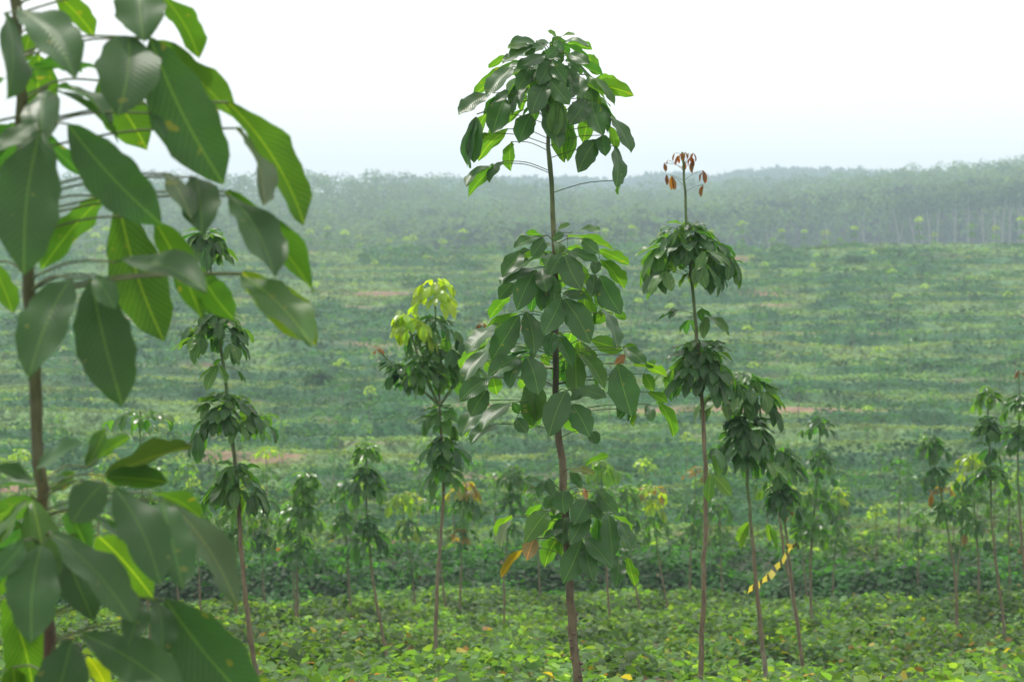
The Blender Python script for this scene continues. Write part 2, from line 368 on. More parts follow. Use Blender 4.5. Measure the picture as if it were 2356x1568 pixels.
# ------------------------------------------------------------------ rubber trees, building blocks
DARK = (0.024, 0.085, 0.030); MIDG = (0.050, 0.138, 0.028); LIGHT = (0.065, 0.16, 0.022); YELLOW = (0.21, 0.31, 0.022)
RED = (0.15, 0.05, 0.022); ORANGE = (0.17, 0.11, 0.025); PINK = (0.30, 0.20, 0.15); BROWN = (0.22, 0.08, 0.035)
def jit(c, a=0.18):
    f = random.uniform(1 - a, 1 + a); return tuple(min(1, q * f * random.uniform(0.94, 1.06)) for q in c)
def whorl(LB, TB, axis, top, bot, Rm, Lf, n, col, side=0.0, up0=55, pr=0.0022, az0=None, droop=(18, 72), second=None, petcol=(0.09, 0.12, 0.04)):
    """leaves in threes on long stalks round a stem; axis(z)->(x,y) of the stem, top/bot world heights of the whorl"""
    H = top - bot; az0 = random.uniform(0, 6.28) if az0 is None else az0
    for i in range(n):
        t = (i + 0.5) / n
        az = az0 + i * 2.399963 + random.uniform(-0.25, 0.25)
        dd = R(droop[0] + (droop[1] - droop[0]) * (0.25 + 0.75 * t) + random.uniform(-34, 18))
        L = Lf * random.uniform(0.62, 1.18) * (0.72 + 0.28 * min(1, t * 2.2))
        pl = max(Lf * 0.22, (Rm - L * math.cos(dd) * 0.75)) * (0.22 + 0.85 * min(1, t * 1.15) ** 0.8) * random.uniform(0.62, 1.28)
        el = R(up0 * (1 - t) - 2 + random.uniform(-20, 22))
        za = top - H * (0.05 + 0.62 * t * random.uniform(0.8, 1.1)) - pl * math.sin(el) * 0.6
        ax = axis(za); a = np.array([ax[0], ax[1], za])
        h = np.array([math.cos(az), math.sin(az), 0]); node = a + pl * (h * math.cos(el) + np.array([0, 0, math.sin(el)]))
        midp = (a + node) / 2 + np.array([0, 0, 0.06 * pl])
        TB.append((smooth_line([a, midp, node], 5), pr, petcol))
        k = col if second is None or random.random() > second[1] else second[0]
        kc = jit(k)
        for s in (-1, 0, 1):
            az2 = az + s * R(random.uniform(38, 62)); d2 = dd + R(random.uniform(-12, 12)) + (R(6) if s else 0)
            h2 = np.array([math.cos(az2), math.sin(az2), 0])
            dv = h2 * math.cos(d2) - np.array([0, 0, math.sin(d2)])
            nn = h2 * math.sin(d2) + np.array([0, 0, math.cos(d2)])
            nn = nn + np.cross(dv, nn) * random.uniform(-0.45, 0.45)
            l = L * random.uniform(0.85, 1.08) * (0.92 if s else 1.0)
            b = node + dv * 0.012 * l / 0.2
            LB.add(b, b + dv * l, nn, l * random.uniform(0.36, 0.45), random.uniform(0.05, 0.2), random.uniform(0.1, 0.45), jit(kc, 0.1))
BARKC = np.array([0.145, 0.112, 0.062]); BARKG = np.array([0.22, 0.20, 0.145]); STEMG = np.array([0.085, 0.14, 0.04]); STEMD = np.array([0.06, 0.06, 0.03])
def stem_colours(zs, zt, zb, green_to=0.35, grey_from=0.82):
    t = (zt - zs) / (zt - zb)
    c = STEMG[None] * (1 - sstep(green_to - 0.08, green_to + 0.12, t))[:, None] + BARKC[None] * sstep(green_to - 0.08, green_to + 0.12, t)[:, None]
    return c * (1 - sstep(grey_from - 0.05, grey_from + 0.1, t))[:, None] + BARKG[None] * sstep(grey_from - 0.05, grey_from + 0.1, t)[:, None]
def stem_line(poly, d, lean=0.0, depth=None):
    """picture points of the stem at distance d, carried on down to the ground"""
    pts = [P(px, py, d) for px, py in poly]
    p = pts[-1]; q = pts[-2]; dv = (p - q) / max(1e-6, abs(p[2] - q[2])); dv[0] *= 0.6
    for _ in range(400):
        if p[2] < float(ground_z(p[0], p[1])) - 0.05: break
        p = p + dv * 0.03
    if p is not pts[-1]: pts.append(p)
    return np.array(pts)
def make_tree(name, label, poly, d, whorls, rpx, Lf=0.2, branches=(), green=0.35, group='young rubber trees', nu=7, nv=1, extra=None, cat='tree', grey=0.82):
    pts = stem_line(poly, d)
    # do not root below the soil
    n = 46; line = smooth_line(pts, n)
    zb = line[-1][2]; zt = line[0][2]
    gz = float(ground_z(line[-1][0], line[-1][1]))
    org = line[-1].copy(); org[2] = max(org[2], gz - 0.05)
    root = empty(name, org, label, cat, group)
    rr = np.linspace(rpx[0], rpx[1], n) * 0.83 * d / F
    rr = rr * (1 + 0.05 * np.sin(np.arange(n) * 1.9) + 0.10 * (rng.random(n) > 0.86)); line[1:-1, 0] += rng.normal(0, 0.0022, n - 2); cols = stem_colours(line[:, 2], zt, zb, green, grey)
    lines = [(line, rr, cols)]
    zrev = line[::-1]
    axis = lambda z: (np.interp(z, zrev[:, 2], zrev[:, 0]), np.interp(z, zrev[:, 2], zrev[:, 1]))
    baxes = []
    blist = []
    for br in branches:
        bp_ = [P(px, py, d + dz) for px, py, dz in br]
        bl = smooth_line(bp_, 14); blist.append((bl, np.linspace(1.6, 0.8, 14) * 1.3 * d / F * rpx[1] / 3.5, STEMG))
        br_ = bl if bl[-1][2] > bl[0][2] else bl[::-1]
        baxes.append(lambda z, q=br_: (np.interp(z, q[:, 2], q[:, 0]), np.interp(z, q[:, 2], q[:, 1])))
    tr = tubes('trunk', lines, M_BARK, root, 12, org)
    for b in blist: tubes('branch', [b], M_BARK, root, 8, org)
    for w in whorls:
        LB = Leaves(); TB = []
        ax = axis if w.get('b') is None else baxes[w['b']]
        zt_, zb_ = P(0, w['y'][0], d)[2], P(0, w['y'][1], d)[2]
        whorl(LB, TB, ax, zt_, zb_, w['r'] * d / F, w.get('L', Lf) * 0.95, int(w.get('n', 12) * (1.5 if w.get('n', 12) > 6 else 1)), w.get('c', DARK), second=w.get('s', (MIDG, 0.5) if w.get('c', DARK) == DARK else ((LIGHT, 0.3) if w.get('c') == MIDG else None)), pr=max(0.0015, 0.35 * d / F), up0=w.get('up', 55), droop=w.get('droop', (18, 72)))
        if w.get('n', 12) <= 6 and w['r'] > 20:
            for k in range(len(TB)):
                L1 = Leaves()
                for q in range(3 * k, 3 * k + 3): L1.add(LB.b[q], LB.t[q], LB.n[q], LB.W[q], LB.cv[q], LB.fd[q], LB.col[q])
                lo = L1.build('leaf', M_LEAF if nv > 1 else M_LEAF_MID, root, nu, nv, org); tubes('leaf_stalk', [TB[k]], M_BARK, lo, 5, org)
            continue
        wo = LB.build('leaf_whorl', w.get('m', M_LEAF if nv > 1 else M_LEAF_MID), root, nu, nv, org)
        if w.get('lab'): wo['label'] = w['lab']
        if TB: tubes('leaf_stalks', TB, M_BARK, wo, 5, org)
    return root, org, axis

# ---- leaves set out one by one (picture: leaf base, leaf tip, apparent width, t = upper side seen, u = underside seen)
def placed_whorl(root, org, axis, entries, d, conv, Ltrue, Rpet, name='leaf_whorl', depth_bias=0.0, nu=14, nv=3, pr=0.0016, mat=None, join=34, drop=(0.02, 0.05)):
    """builds the leaf blades and one stalk for every cluster of leaf bases"""
    LB = Leaves(); TB = []; nodes = []; own = []
    sc = conv(1, 0)[0] - conv(0, 0)[0]
    order = 0
    for e in entries:
        bx, by, tx, ty, w, k = e[:6]; col = e[6] if len(e) > 6 else None; ddz = e[7] if len(e) > 7 else 0.0
        b2 = conv(bx, by); t2 = conv(tx, ty); wpx = w * sc
        sg = -1 if k == 't' else 1
        z0 = P(0, b2[1], d)[2]; ax = axis(z0)[0]
        a = (b2[0] - 1178) / F * d - ax
        Rr = Rpet * random.uniform(0.85, 1.1)
        dz = sg * math.sqrt(max(Rr * Rr - a * a, 0.0009)) * 0.9 + ddz + random.uniform(-0.02, 0.02)
        hit = None
        for nd in nodes:
            if abs(nd[0] - b2[0]) + abs(nd[1] - b2[1]) < join and nd[3] == sg: hit = nd; break
        if hit: dz = hit[2]
        D = d + dz
        base = P(b2[0], b2[1], D); tipf = P(t2[0], t2[1], D)
        ch = tipf - base; lp = np.linalg.norm(ch); L = max(lp, Ltrue * random.uniform(0.9, 1.08))
        if wpx * d / F > 0.5 * L: L = wpx * d / F / 0.46
        off = math.sqrt(max(L * L - lp * lp, 0)); off = min(off, 1.1 * lp)
        vd = nrm((base + tipf) / 2 - CAM)
        # tip moves along the sight line, nearer for leaves seen from above
        Dt = D + sg * off * 0.9
        tip = P(t2[0], t2[1], Dt)
        dv = nrm(tip - base); L = np.linalg.norm(tip - base)
        W = max(0.40 * L, wpx * D / F); r = min(1.0, wpx * D / F / W)
        nc = -vd - dv * np.dot(-vd, dv); nc = nrm(nc)
        s1 = np.cross(dv, nc); q = math.sqrt(max(0, 1 - r * r))
        base_n = nc if k == 't' else -nc
        c1 = r * base_n + q * s1; c2 = r * base_n - q * s1
        nn = c1 if c1[2] > c2[2] else c2
        if col is None: col = DARK if k == 't' else MIDG
        cc = jit(col, 0.13)
        if mat is not None: cc = tuple(q * 0.85 for q in cc)
        if hit is not None and np.linalg.norm(base - hit[4]) > 0.006: TB.append((np.array([hit[4], (hit[4] + base) / 2, base]), pr * 0.7, (0.10, 0.15, 0.045)))
        LB.add(base, tip, nn, W * (0.98 if mat is None else 0.93), random.uniform(0.05, 0.13), random.uniform(0.12, 0.34), cc)
        own.append(len(nodes) if hit is None else [i for i, q in enumerate(nodes) if q is hit][0])
        if hit is None:
            nodes.append([b2[0], b2[1], dz, sg, base])
            za = z0 - drop[0] - drop[1] * abs(a); axp = axis(za)
            aa = np.array([axp[0], axp[1], za])
            TB.append((smooth_line([aa, (aa + base) / 2 + np.array([0, 0, 0.018]), base], 8), pr, (0.10, 0.13, 0.045)))
    # fillers so the blades meet the stalk
    if name != 'leaf_whorl':
        wo = LB.build(name, mat or M_LEAF, root, nu, nv, org, ragged=0.06)
        tubes('leaf_stalk', TB, M_BARK, wo, 6, org); return wo
    wo = tubes('leaf_whorl', TB, M_BARK, root, 6, org)
    for k in range(len(nodes)):
        L1 = Leaves()
        for q in [q for q in range(len(LB.W)) if own[q] == k]: L1.add(LB.b[q], LB.t[q], LB.n[q], LB.W[q], LB.cv[q], LB.fd[q], LB.col[q])
        L1.build('leaf', mat or M_LEAF, wo, nu, nv, org, ragged=0.06)
    return wo
def conv_for(x0, y0, scale):
    return lambda x, y: ((x0 + x / scale) * 2356 / 4096.0, (y0 + y / scale) * 2356 / 4096.0)
Z3 = conv_for(1700, 50, 1.742); Z4 = conv_for(1700, 850, 1.5676); Z5 = conv_for(1700, 1750, 1.6067)
ZA = conv_for(0, 0, 1.150); ZB = conv_for(0, 1363, 1.150)

# ------------------------------------------------------------------ the main tree
MD = 8.6
W1 = [(920,172,855,128,30,'t',LIGHT),(950,168,1045,155,22,'t',LIGHT),(770,215,597,200,55,'t'),(760,235,575,255,50,'t',LIGHT),(780,240,575,320,62,'t'),
 (985,215,1165,255,75,'u'),(900,200,970,268,60,'t'),(1000,285,1150,365,82,'t'),(1120,290,1205,440,100,'u'),(830,300,638,388,90,'t'),(600,300,443,390,48,'u'),
 (690,290,540,360,55,'t'),(620,372,340,580,90,'u'),(605,380,430,580,120,'t'),(720,385,640,540,112,'t'),(885,345,785,505,128,'t'),(890,345,985,490,115,'t'),
 (835,290,950,330,55,'t'),(840,230,700,300,70,'t'),(930,240,840,320,80,'t'),(900,210,1010,290,70,'u'),(1135,490,1345,475,92,'u',LIGHT),(1150,515,1455,577,125,'u',LIGHT),(870,470,1010,640,135,'t'),(840,485,740,718,155,'t'),
 (1010,430,1015,600,62,'t'),(1060,435,1090,605,110,'t'),(1120,600,1000,785,155,'t'),(1110,520,1175,620,60,'u'),(640,560,490,625,62,'t'),
 (460,560,235,715,105,'t'),(560,590,470,850,172,'t'),(690,680,440,880,80,'u'),(735,705,650,912,150,'t'),(830,685,935,950,130,'t'),(670,545,610,700,65,'u'),
 (700,560,670,690,60,'u'),(960,645,900,760,92,'u'),(970,650,965,800,70,'u'),(430,700,325,950,100,'u'),(450,840,320,950,70,'u'),(580,812,370,1030,108,'u'),(600,900,600,1105,90,'u'),
 (1160,620,1240,860,145,'t'),(1140,690,1100,915,125,'u'),(1300,720,1435,980,95,'t'),(1290,790,1325,960,72,'u'),(1240,855,1262,1000,110,'t'),(1200,880,1065,1113,150,'t'),
 (1320,930,1330,1220,102,'t'),(1355,1170,1345,1270,28,'u'),(540,1050,300,1285,85,'u'),(545,1035,445,1185,62,'t'),(480,1060,285,1210,50,'t'),
 (780,400,700,480,80,'t'),(950,380,1050,450,90,'u'),(1000,340,1080,420,70,'t'),(1080,540,1120,690,90,'u')]
W2 = [(825,112,910,72,32,'t',MIDG),(740,150,632,130,45,'u'),(730,148,557,225,62,'t'),(915,130,1100,112,30,'t',MIDG),(895,145,1180,237,52,'u'),(745,160,665,275,95,'t'),
 (870,128,800,172,50,'t'),(985,165,1095,255,88,'t'),(610,240,482,405,112,'t'),(650,230,590,252,35,'t'),(645,290,470,450,62,'t'),(862,263,780,395,105,'t'),(878,262,985,490,155,'t'),
 (800,250,720,330,92,'u'),(890,225,1010,245,60,'u'),(900,240,1085,312,82,'t'),(1090,235,1280,325,75,'u'),(1095,290,1248,480,92,'u'),(1070,290,1065,390,72,'t'),
 (690,345,490,450,80,'t'),(700,358,575,615,155,'t'),(735,345,765,500,118,'t'),(850,340,870,470,72,'u'),(555,440,460,545,92,'t'),(530,525,405,665,75,'u'),
 (1060,390,1040,530,98,'t'),(1095,395,1230,640,152,'t'),(800,450,790,540,85,'u'),(870,505,1022,545,68,'t'),(890,478,1010,490,45,'u'),(1110,500,1110,600,62,'t'),(1060,520,1180,600,85,'u'),
 (855,540,740,765,145,'t'),(872,540,1040,822,172,'t'),(1180,630,1038,705,82,'u'),(1190,625,1265,668,58,'u'),(1110,590,1200,850,75,'t')]
W3 = [(600,622,300,860,72,'u'),(590,640,415,932,158,'t'),
 (450,700,262,890,95,'t'),(400,820,222,980,58,'u'),(635,625,685,890,142,'t'),(920,752,855,960,152,'u'),(960,950,840,1050,120,'u'),(1240,860,1035,800,112,'u'),
 (1245,835,1335,862,45,'u'),(1247,842,1390,955,92,'t'),(1270,945,1515,1030,48,'u',LIGHT),(1205,948,1298,1282,195,'t'),(1145,1030,1290,1300,85,'u'),
 (1375,1010,1430,1120,80,'u'),(1390,970,1450,922,50,'u'),(390,868,240,1082,108,'t'),(600,905,395,1030,112,'t'),(600,918,530,1102,95,'t'),(640,905,712,1143,165,'t'),(735,890,780,960,62,'u'),
 (820,880,755,912,55,'u'),(380,930,440,1000,80,'u'),(420,1030,450,1142,100,'u'),(590,1040,650,1100,72,'u'),(400,1038,215,1182,122,'t'),(388,1110,285,1282,132,'t'),(340,1208,225,1410,112,'t'),
 (400,1175,255,1400,68,'u'),(552,1188,350,1370,92,'t'),(480,1325,285,1450,72,'t'),(590,1255,548,1190,58,'t'),(572,1290,642,1382,92,'t'),(885,1112,775,1402,172,'t'),
 (720,1262,640,1352,82,'u'),(880,1240,960,1385,102,'u'),(1000,1112,910,1180,62,'t'),(955,1095,1140,1165,88,'t'),(925,1205,1032,1400,155,'t'),(1045,1370,1085,1450,82,'t'),
 (1400,1125,1520,1195,62,'u'),(1440,1160,1560,1400,72,'u'),(1395,1200,1420,1310,72,'t'),(1330,1230,1310,1342,34,'u')]
W4 = [(1025,180,1180,115,42,'u'),(935,205,1090,240,50,'t',(0.12,0.15,0.03)),(935,220,1002,325,65,'t'),(765,300,640,270,36,'t'),(760,270,735,390,58,'t'),(790,260,830,385,72,'t'),
 (890,335,895,492,140,'t'),(1040,400,955,562,142,'t'),(820,370,770,460,72,'t'),
 (790,470,640,672,142,'t',MIDG),(750,430,650,512,52,'u'),(870,480,765,640,140,'u'),(1105,345,1140,480,55,'t'),(1115,345,1240,492,108,'t'),(1060,405,1130,530,72,'t'),(1060,440,1110,520,72,'u'),
 (1045,480,930,682,132,'t'),(1180,500,1208,772,132,'t'),(1200,490,1320,605,52,'u'),(1240,520,1325,722,92,'t'),(885,588,765,640,52,'t'),(870,612,770,832,112,'u'),(885,640,880,760,62,'u'),
 (1005,655,885,935,162,'t'),(1035,645,1210,840,122,'t'),(1030,690,1080,920,122,'t'),(1100,915,1055,990,62,'t'),(1245,760,1230,955,105,'t'),(1300,770,1350,950,82,'u'),(1040,570,1075,650,62,'u'),
 (560,500,460,640,80,'u',LIGHT),(565,510,490,700,62,'t',(0.09,0.16,0.06)),(1270,700,1290,765,60,'t'),(970,660,980,780,60,'u')]
poly = [Z3(880,205), Z3(880,330), Z3(855,620), Z3(856,890), Z3(880,1200), Z3(898,1540), Z4(812,170), Z4(820,300), Z4(822,500), Z4(818,700), Z4(818,1100), Z4(826,1300), Z4(850,1480),
        Z5(882,200), Z5(890,330), Z5(908,560), Z5(918,800), Z5(940,1100), Z5(965,1400), Z5(982,1568)]
root, org, axis = make_tree('rubber_tree', 'sharply focused tallest young rubber tree in the centre with four tiers of leaves', poly, MD, [], (4.6, 14.5), nu=1, green=0.27, grey=0.97)
# bark colour of the main stem follows its joints: green, brown ring, dark green, brown
tr = [o for o in root.children if o.name.startswith('trunk')][0]
def recolour(tr, root, stops):
    me = tr.data; n = len(me.vertices); co = np.empty(n * 3, np.float32); me.vertices.foreach_get('co', co); z = co.reshape(-1, 3)[:, 2] + root.location.z
    zz = np.array([P(0, s[0], MD)[2] for s in stops])[::-1]; cc = np.array([s[1] for s in stops])[::-1]
    c4 = np.ones((n, 4), np.float32)
    for k in range(3): c4[:, k] = np.interp(z, zz, cc[:, k])
    me.color_attributes['Col'].data.foreach_set('color', c4.ravel())
recolour(tr, root, [(100, STEMG), (330, (0.09, 0.13, 0.05)), (480, (0.10, 0.13, 0.045)), (545, (0.12, 0.12, 0.05)), (553, BARKC), (575, BARKC * 0.9), (600, STEMD), (900, (0.06, 0.055, 0.03)),
                    (1000, (0.075, 0.065, 0.035)), (1050, BARKC * 0.9), (1120, BARKC * 0.8), (1300, BARKC * 0.6), (1380, BARKC * 0.85), (1420, BARKC * 0.95), (1600, BARKC * 0.75)])
placed_whorl(root, org, axis, W1, MD, Z3, 0.19, 0.20, drop=(0.02, 0.10))
placed_whorl(root, org, axis, W2, MD, Z4, 0.20, 0.22)
placed_whorl(root, org, axis, W3, MD, Z4, 0.21, 0.26)
placed_whorl(root, org, axis, W4, MD, Z5, 0.20, 0.20)
def filler(root, org, axis, y0, y1, rpx, n, d, L, c=DARK, s=(MIDG, 0.5)):
    LB = Leaves(); TB = []
    whorl(LB, TB, axis, P(0, y0, d)[2], P(0, y1, d)[2], rpx * d / F, L, n, c, second=s, up0=45)
    wo = LB.build('inner_leaves', M_LEAF, root, 12, 3, org); tubes('leaf_stalks', TB, M_BARK, wo, 5, org)
filler(root, org, axis, 90, 350, 150, 24, MD, 0.165)
filler(root, org, axis, 545, 700, 105, 7, MD, 0.17)
filler(root, org, axis, 740, 960, 150, 8, MD, 0.18)
filler(root, org, axis, 1110, 1260, 95, 5, MD, 0.17)
for lab, e, cv_ in (('dried pinkish brown leaf', (705,648,652,788,105,'t',PINK), Z5), ('half green leaf turned orange at its tip', (635,712,490,900,55,'u',(0.12,0.095,0.02)), Z5),
               ('curled dry reddish leaf', (1255,890,1190,950,52,'t',BROWN), Z4), ('small dry brown leaf by the stem', (1022,322,1032,400,34,'t',(0.35,0.17,0.11)), Z5)):
    o = placed_whorl(root, org, axis, [e], MD, cv_, 0.12, 0.16, 'dry_leaf'); o['label'] = lab
# leaf scars: small knobs down the lower stem
sc = []
for k in range(15):
    py = 1385 + k * 14 + random.uniform(-3, 3); z = P(0, py, MD)[2]; ax = axis(z); a = random.uniform(0, 6.28)
    r = 0.021 + 0.00002 * (py - 1385); c = np.array([ax[0] + math.cos(a) * r * 0.9, ax[1] + math.sin(a) * r * 0.9, z]); o_ = np.array([math.cos(a), math.sin(a), 0.2])
    sc.append(([c - o_ * 0.004, c + o_ * 0.002, c + o_ * 0.0045], [0.006, 0.0055, 0.0015], (0.15, 0.09, 0.065)))
tubes('leaf_scars', sc, M_BARK, tr, 7, org)

# ------------------------------------------------------------------ the out of focus tree at the left
FD = 3.75
WA = [(90,50,345,360,215,'t'),(20,60,30,455,130,'t'),(250,-30,435,168,120,'u',LIGHT),(180,250,170,600,205,'u'),(140,150,110,300,90,'u'),(640,-70,660,190,250,'t'),(730,-30,915,272,130,'u'),
 (590,170,545,530,315,'t'),(690,172,1030,850,320,'t'),(700,180,1130,600,120,'u'),(1050,470,1400,1035,185,'u'),(1080,590,1215,942,75,'t',(0.06,0.1,0.06)),(450,370,680,692,240,'u'),  # the greyish upper-side leaf carries its silvery gloss in the colour
 (690,520,760,645,60,'t')]
WB = [(310,570,745,1035,262,'t'),(185,600,110,1262,322,'t'),(170,560,-20,700,95,'t'),(478,905,190,1242,150,'u'),(545,930,755,1572,275,'u'),(700,1000,930,1472,165,'u'),
 (900,815,930,1082,200,'t'),(760,800,880,1010,110,'t',(0.06,0.1,0.06)),(1040,880,1442,1345,125,'u'),(1060,900,1262,1272,190,'t'),(540,1205,950,1340,135,'t'),(930,1260,1080,1472,160,'u'),  # silvery sheen painted into the colour of the greyish leaf
 (1110,1262,1435,1585,175,'t',MIDG),(1115,1255,1455,1590,200,'u',(0.06,0.12,0.02),0.03),(325,1280,130,1745,235,'t'),(420,1280,565,1870,285,'t'),(440,1270,530,1420,120,'t'),(-40,1210,60,1442,112,'u')]
WC = [(400,580,490,400,90,'u'),(450,540,600,440,62,'u'),(485,620,880,488,100,'u',(0.028,0.06,0.018)),(485,625,772,650,120,'u'),(170,590,380,468,72,'t'),(230,680,345,600,82,'u',LIGHT),
 (150,640,-30,590,75,'t'),(480,650,330,835,185,'t'),(530,680,740,1122,230,'t'),(740,730,842,1142,190,'t'),(780,740,1090,1215,165,'t',(0.05,0.09,0.05)),(700,700,930,822,85,'u'),  # greyer green blade has its glossy sheen put into the colour
 (240,890,620,1308,190,'t'),(450,895,712,1190,235,'u',LIGHT),(190,935,145,1390,262,'t'),(110,920,-40,1090,122,'t'),(170,740,-60,830,125,'u'),(60,1040,-40,1170,125,'u',LIGHT),(270,970,330,1232,95,'u',LIGHT),
 (20,1180,160,1700,225,'u',LIGHT)]
WD = [(330,1375,220,1800,250,'t'),(380,1350,850,1660,230,'t'),(760,1185,1190,1700,330,'t'),(720,1190,740,1465,135,'t'),(640,1180,590,1400,135,'t'),
 (800,1290,900,1640,160,'u',LIGHT),(400,1450,490,1600,90,'u',YELLOW),(60,1500,60,1750,150,'u',LIGHT)]
poly = [ZA(60,-60), ZA(85,350), ZA(95,500), ZA(120,900), ZA(135,1300), ZB(158,0), ZB(162,180), ZB(178,450), ZB(195,700), ZB(202,900), ZB(222,1250), ZB(238,1568)]
root, org, axis = make_tree('rubber_tree', 'blurred rubber tree close to the camera at the left edge with huge leaves', poly, FD, [], (15, 19.5), nu=1, green=0.42, grey=2.0)
tr = [o for o in root.children if o.name.startswith('trunk')][0]
me = tr.data; a_ = me.color_attributes['Col']; c_ = np.empty(len(me.vertices) * 4, np.float32); a_.data.foreach_get('color', c_)
c_ = c_.reshape(-1, 4); c_[:, :3] = c_[:, :3] * np.array([0.75, 0.5, 0.5]); a_.data.foreach_set('color', c_.ravel())
filler(root, org, axis, 1090, 1420, 230, 7, FD, 0.19)
filler(root, org, axis, 130, 420, 240, 5, FD, 0.18)
for w_, z_ in ((WA, ZA), (WB, ZA), (WC, ZB), (WD, ZB)): placed_whorl(root, org, axis, w_, FD, z_, 0.205, 0.23, join=60, pr=0.0019, mat=M_LEAF_NEAR)

# ------------------------------------------------------------------ other near and middle trees
GN = 'young rubber trees'
def Wd(y0, y1, r, n=12, c=DARK, **k):
    return dict(y=(y0, y1), r=r, n=n, c=c, **k)
# the red tipped tree right of the main one
root, org, axis = make_tree('rubber_tree', 'tall young rubber tree with small coppery red new leaves at its bare tip', [(1570,350),(1577,455),(1582,540),(1590,640),(1597,700),(1603,760),(1612,860),(1618,950),(1622,1050),(1625,1150),(1621,1280),(1616,1420),(1612,1575)],
    12.2, [Wd(505, 690, 112, 34, up=50), Wd(700, 760, 100, 4, up=10, droop=(35, 60)), Wd(775, 940, 92, 26, s=(MIDG, 0.3))], (3.2, 8.5), 0.165, green=0.28, nu=10, nv=2, grey=0.86)
LB = Leaves(); TB = []
for (nx_, ny_, ty, k) in [(1537,368,10,3),(1528,375,22,3),(1533,402,24,2),(1545,405,28,3),(1560,358,22,4),(1568,352,18,4),(1577,350,16,3),(1590,360,22,4),(1597,366,28,3),(1575,372,20,2),(1618,392,26,4),(1618,425,24,3),(1553,352,18,3),(1585,352,14,2),(1595,352,20,3)]:
    nd = P(nx_, ny_, 12.2 + random.uniform(-0.08, 0.08)); zc = nd[2] - random.uniform(0.01, 0.06) - 0.12 * abs(nx_ - 1572) * 12.2 / F
    ax = axis(zc); a = np.array([ax[0], ax[1], zc]); TB.append((smooth_line([a, (a + nd) / 2 + np.array([0, 0, 0.012]), nd], 6), 0.0012, (0.14, 0.13, 0.05)))
    for q in range(k):
        az = random.uniform(0, 6.28); h = np.array([math.cos(az), math.sin(az), 0]); l = ty * 1.08 * 12.2 / F * random.uniform(0.8, 1.15)
        dv = nrm(h * 0.28 + np.array([0, 0, -1])); LB.add(nd, nd + dv * l, h + np.array([0, 0, 0.3]), l * 0.36, 0.1, 0.5, jit(RED if random.random() < 0.6 else (0.20, 0.09, 0.03), 0.2))
wo = LB.build('leaf_whorl', M_LEAF_MID, root, 6, 1, org); wo['label'] = 'small drooping coppery red new leaves'; tubes('leaf_stalks', TB, M_BARK, wo, 5, org)
Zi = lambda x, y: (x, y)
placed_whorl(root, org, axis, [(1640,1045,1655,1098,24,'t',MIDG),(1648,1030,1662,1080,20,'t'),(1635,1090,1630,1155,26,'t',MIDG),(1642,1092,1684,1140,30,'t',LIGHT)], 12.2, Zi, 0.15, 0.09, nu=10, nv=2)

# left tree seen past the blurred one
make_tree('rubber_tree', 'tall slender young rubber tree with four leaf tiers partly behind the blurred leaves', [(470,530),(490,650),(505,770),(522,905),(535,1000),(543,1080),(550,1180),(565,1380),(580,1500),(605,1600)],
    13.4, [Wd(525, 605, 58, 18), Wd(708, 815, 78, 22), Wd(822, 866, 62, 3, up=20), Wd(900, 1035, 100, 28), Wd(1062, 1180, 78, 20)], (3, 9), 0.155, green=0.42, nu=9, nv=2)
# branched yellow topped tree
make_tree('rubber_tree', 'branched young rubber tree with bright yellow green leaves on top and long bare stem', [(999,655),(1002,760),(1006,850),(1012,935),(1018,1040),(1021,1110),(1018,1190),(1009,1290),(1003,1400),(1002,1600)],
    17.0, [Wd(637, 728, 66, 13, YELLOW, lab='yellow green young leaves', droop=(35, 80)), Wd(722, 850, 72, 20), Wd(790, 905, 55, 12, MIDG),
           Wd(714, 800, 52, 12, YELLOW, b=0, lab='yellow green young leaves', droop=(40, 80)), Wd(808, 900, 50, 12, MIDG, b=0), Wd(826, 905, 48, 12, b=1), Wd(801, 812, 14, 5, RED, b=1, L=0.05),
           Wd(742, 752, 14, 4, RED, b=2, L=0.06), Wd(800, 900, 50, 13, MIDG, b=2), Wd(930, 1000, 45, 8, MIDG), Wd(1000, 1050, 48, 8), Wd(1040, 1130, 48, 10, MIDG, s=(ORANGE, 0.07))],
    (2.2, 6.2), 0.165, branches=[[(1012,935,0),(985,880,-0.1),(955,800,-0.15),(932,722,-0.15)], [(1010,932,0),(960,885,0.15),(905,840,0.2),(872,806,0.2)], [(1014,930,0),(1042,890,0.1),(1075,820,0.1),(1108,745,0.1)]], green=0.26, nu=8, nv=1)
# two crowns right of the red tipped tree
root, org, axis = make_tree('rubber_tree', 'dense dark crowned young rubber tree with a yellow striped tape behind its stem', [(1712,865),(1714,950),(1719,1090),(1727,1200),(1737,1310),(1747,1410),(1757,1500),(1765,1600)],
    14.6, [Wd(852, 958, 88, 26, up=35), Wd(945, 1110, 82, 30, s=(LIGHT, 0.1))], (3.2, 8), 0.165, green=0.38, nu=9, nv=2, grey=0.72)
placed_whorl(root, org, axis, [(1722,1200,1696,1245,20,'u',LIGHT),(1727,1202,1704,1262,16,'u',LIGHT),(1768,1205,1772,1245,20,'u',LIGHT),(1765,1203,1785,1262,14,'u')], 14.6, Zi, 0.16, 0.14, nu=8, nv=1)
make_tree('rubber_tree', 'young rubber tree whose stem holds the upper end of the striped tape', [(1797,1035),(1800,1140),(1806,1200),(1815,1280),(1828,1390),(1840,1470),(1847,1535)],
    18.6, [Wd(1022, 1110, 62, 20), Wd(1105, 1200, 48, 16, s=(LIGHT, 0.2)), Wd(1165, 1190, 36, 2, BROWN, L=0.1)], (2.4, 6.2), 0.16, green=0.3, nu=6)
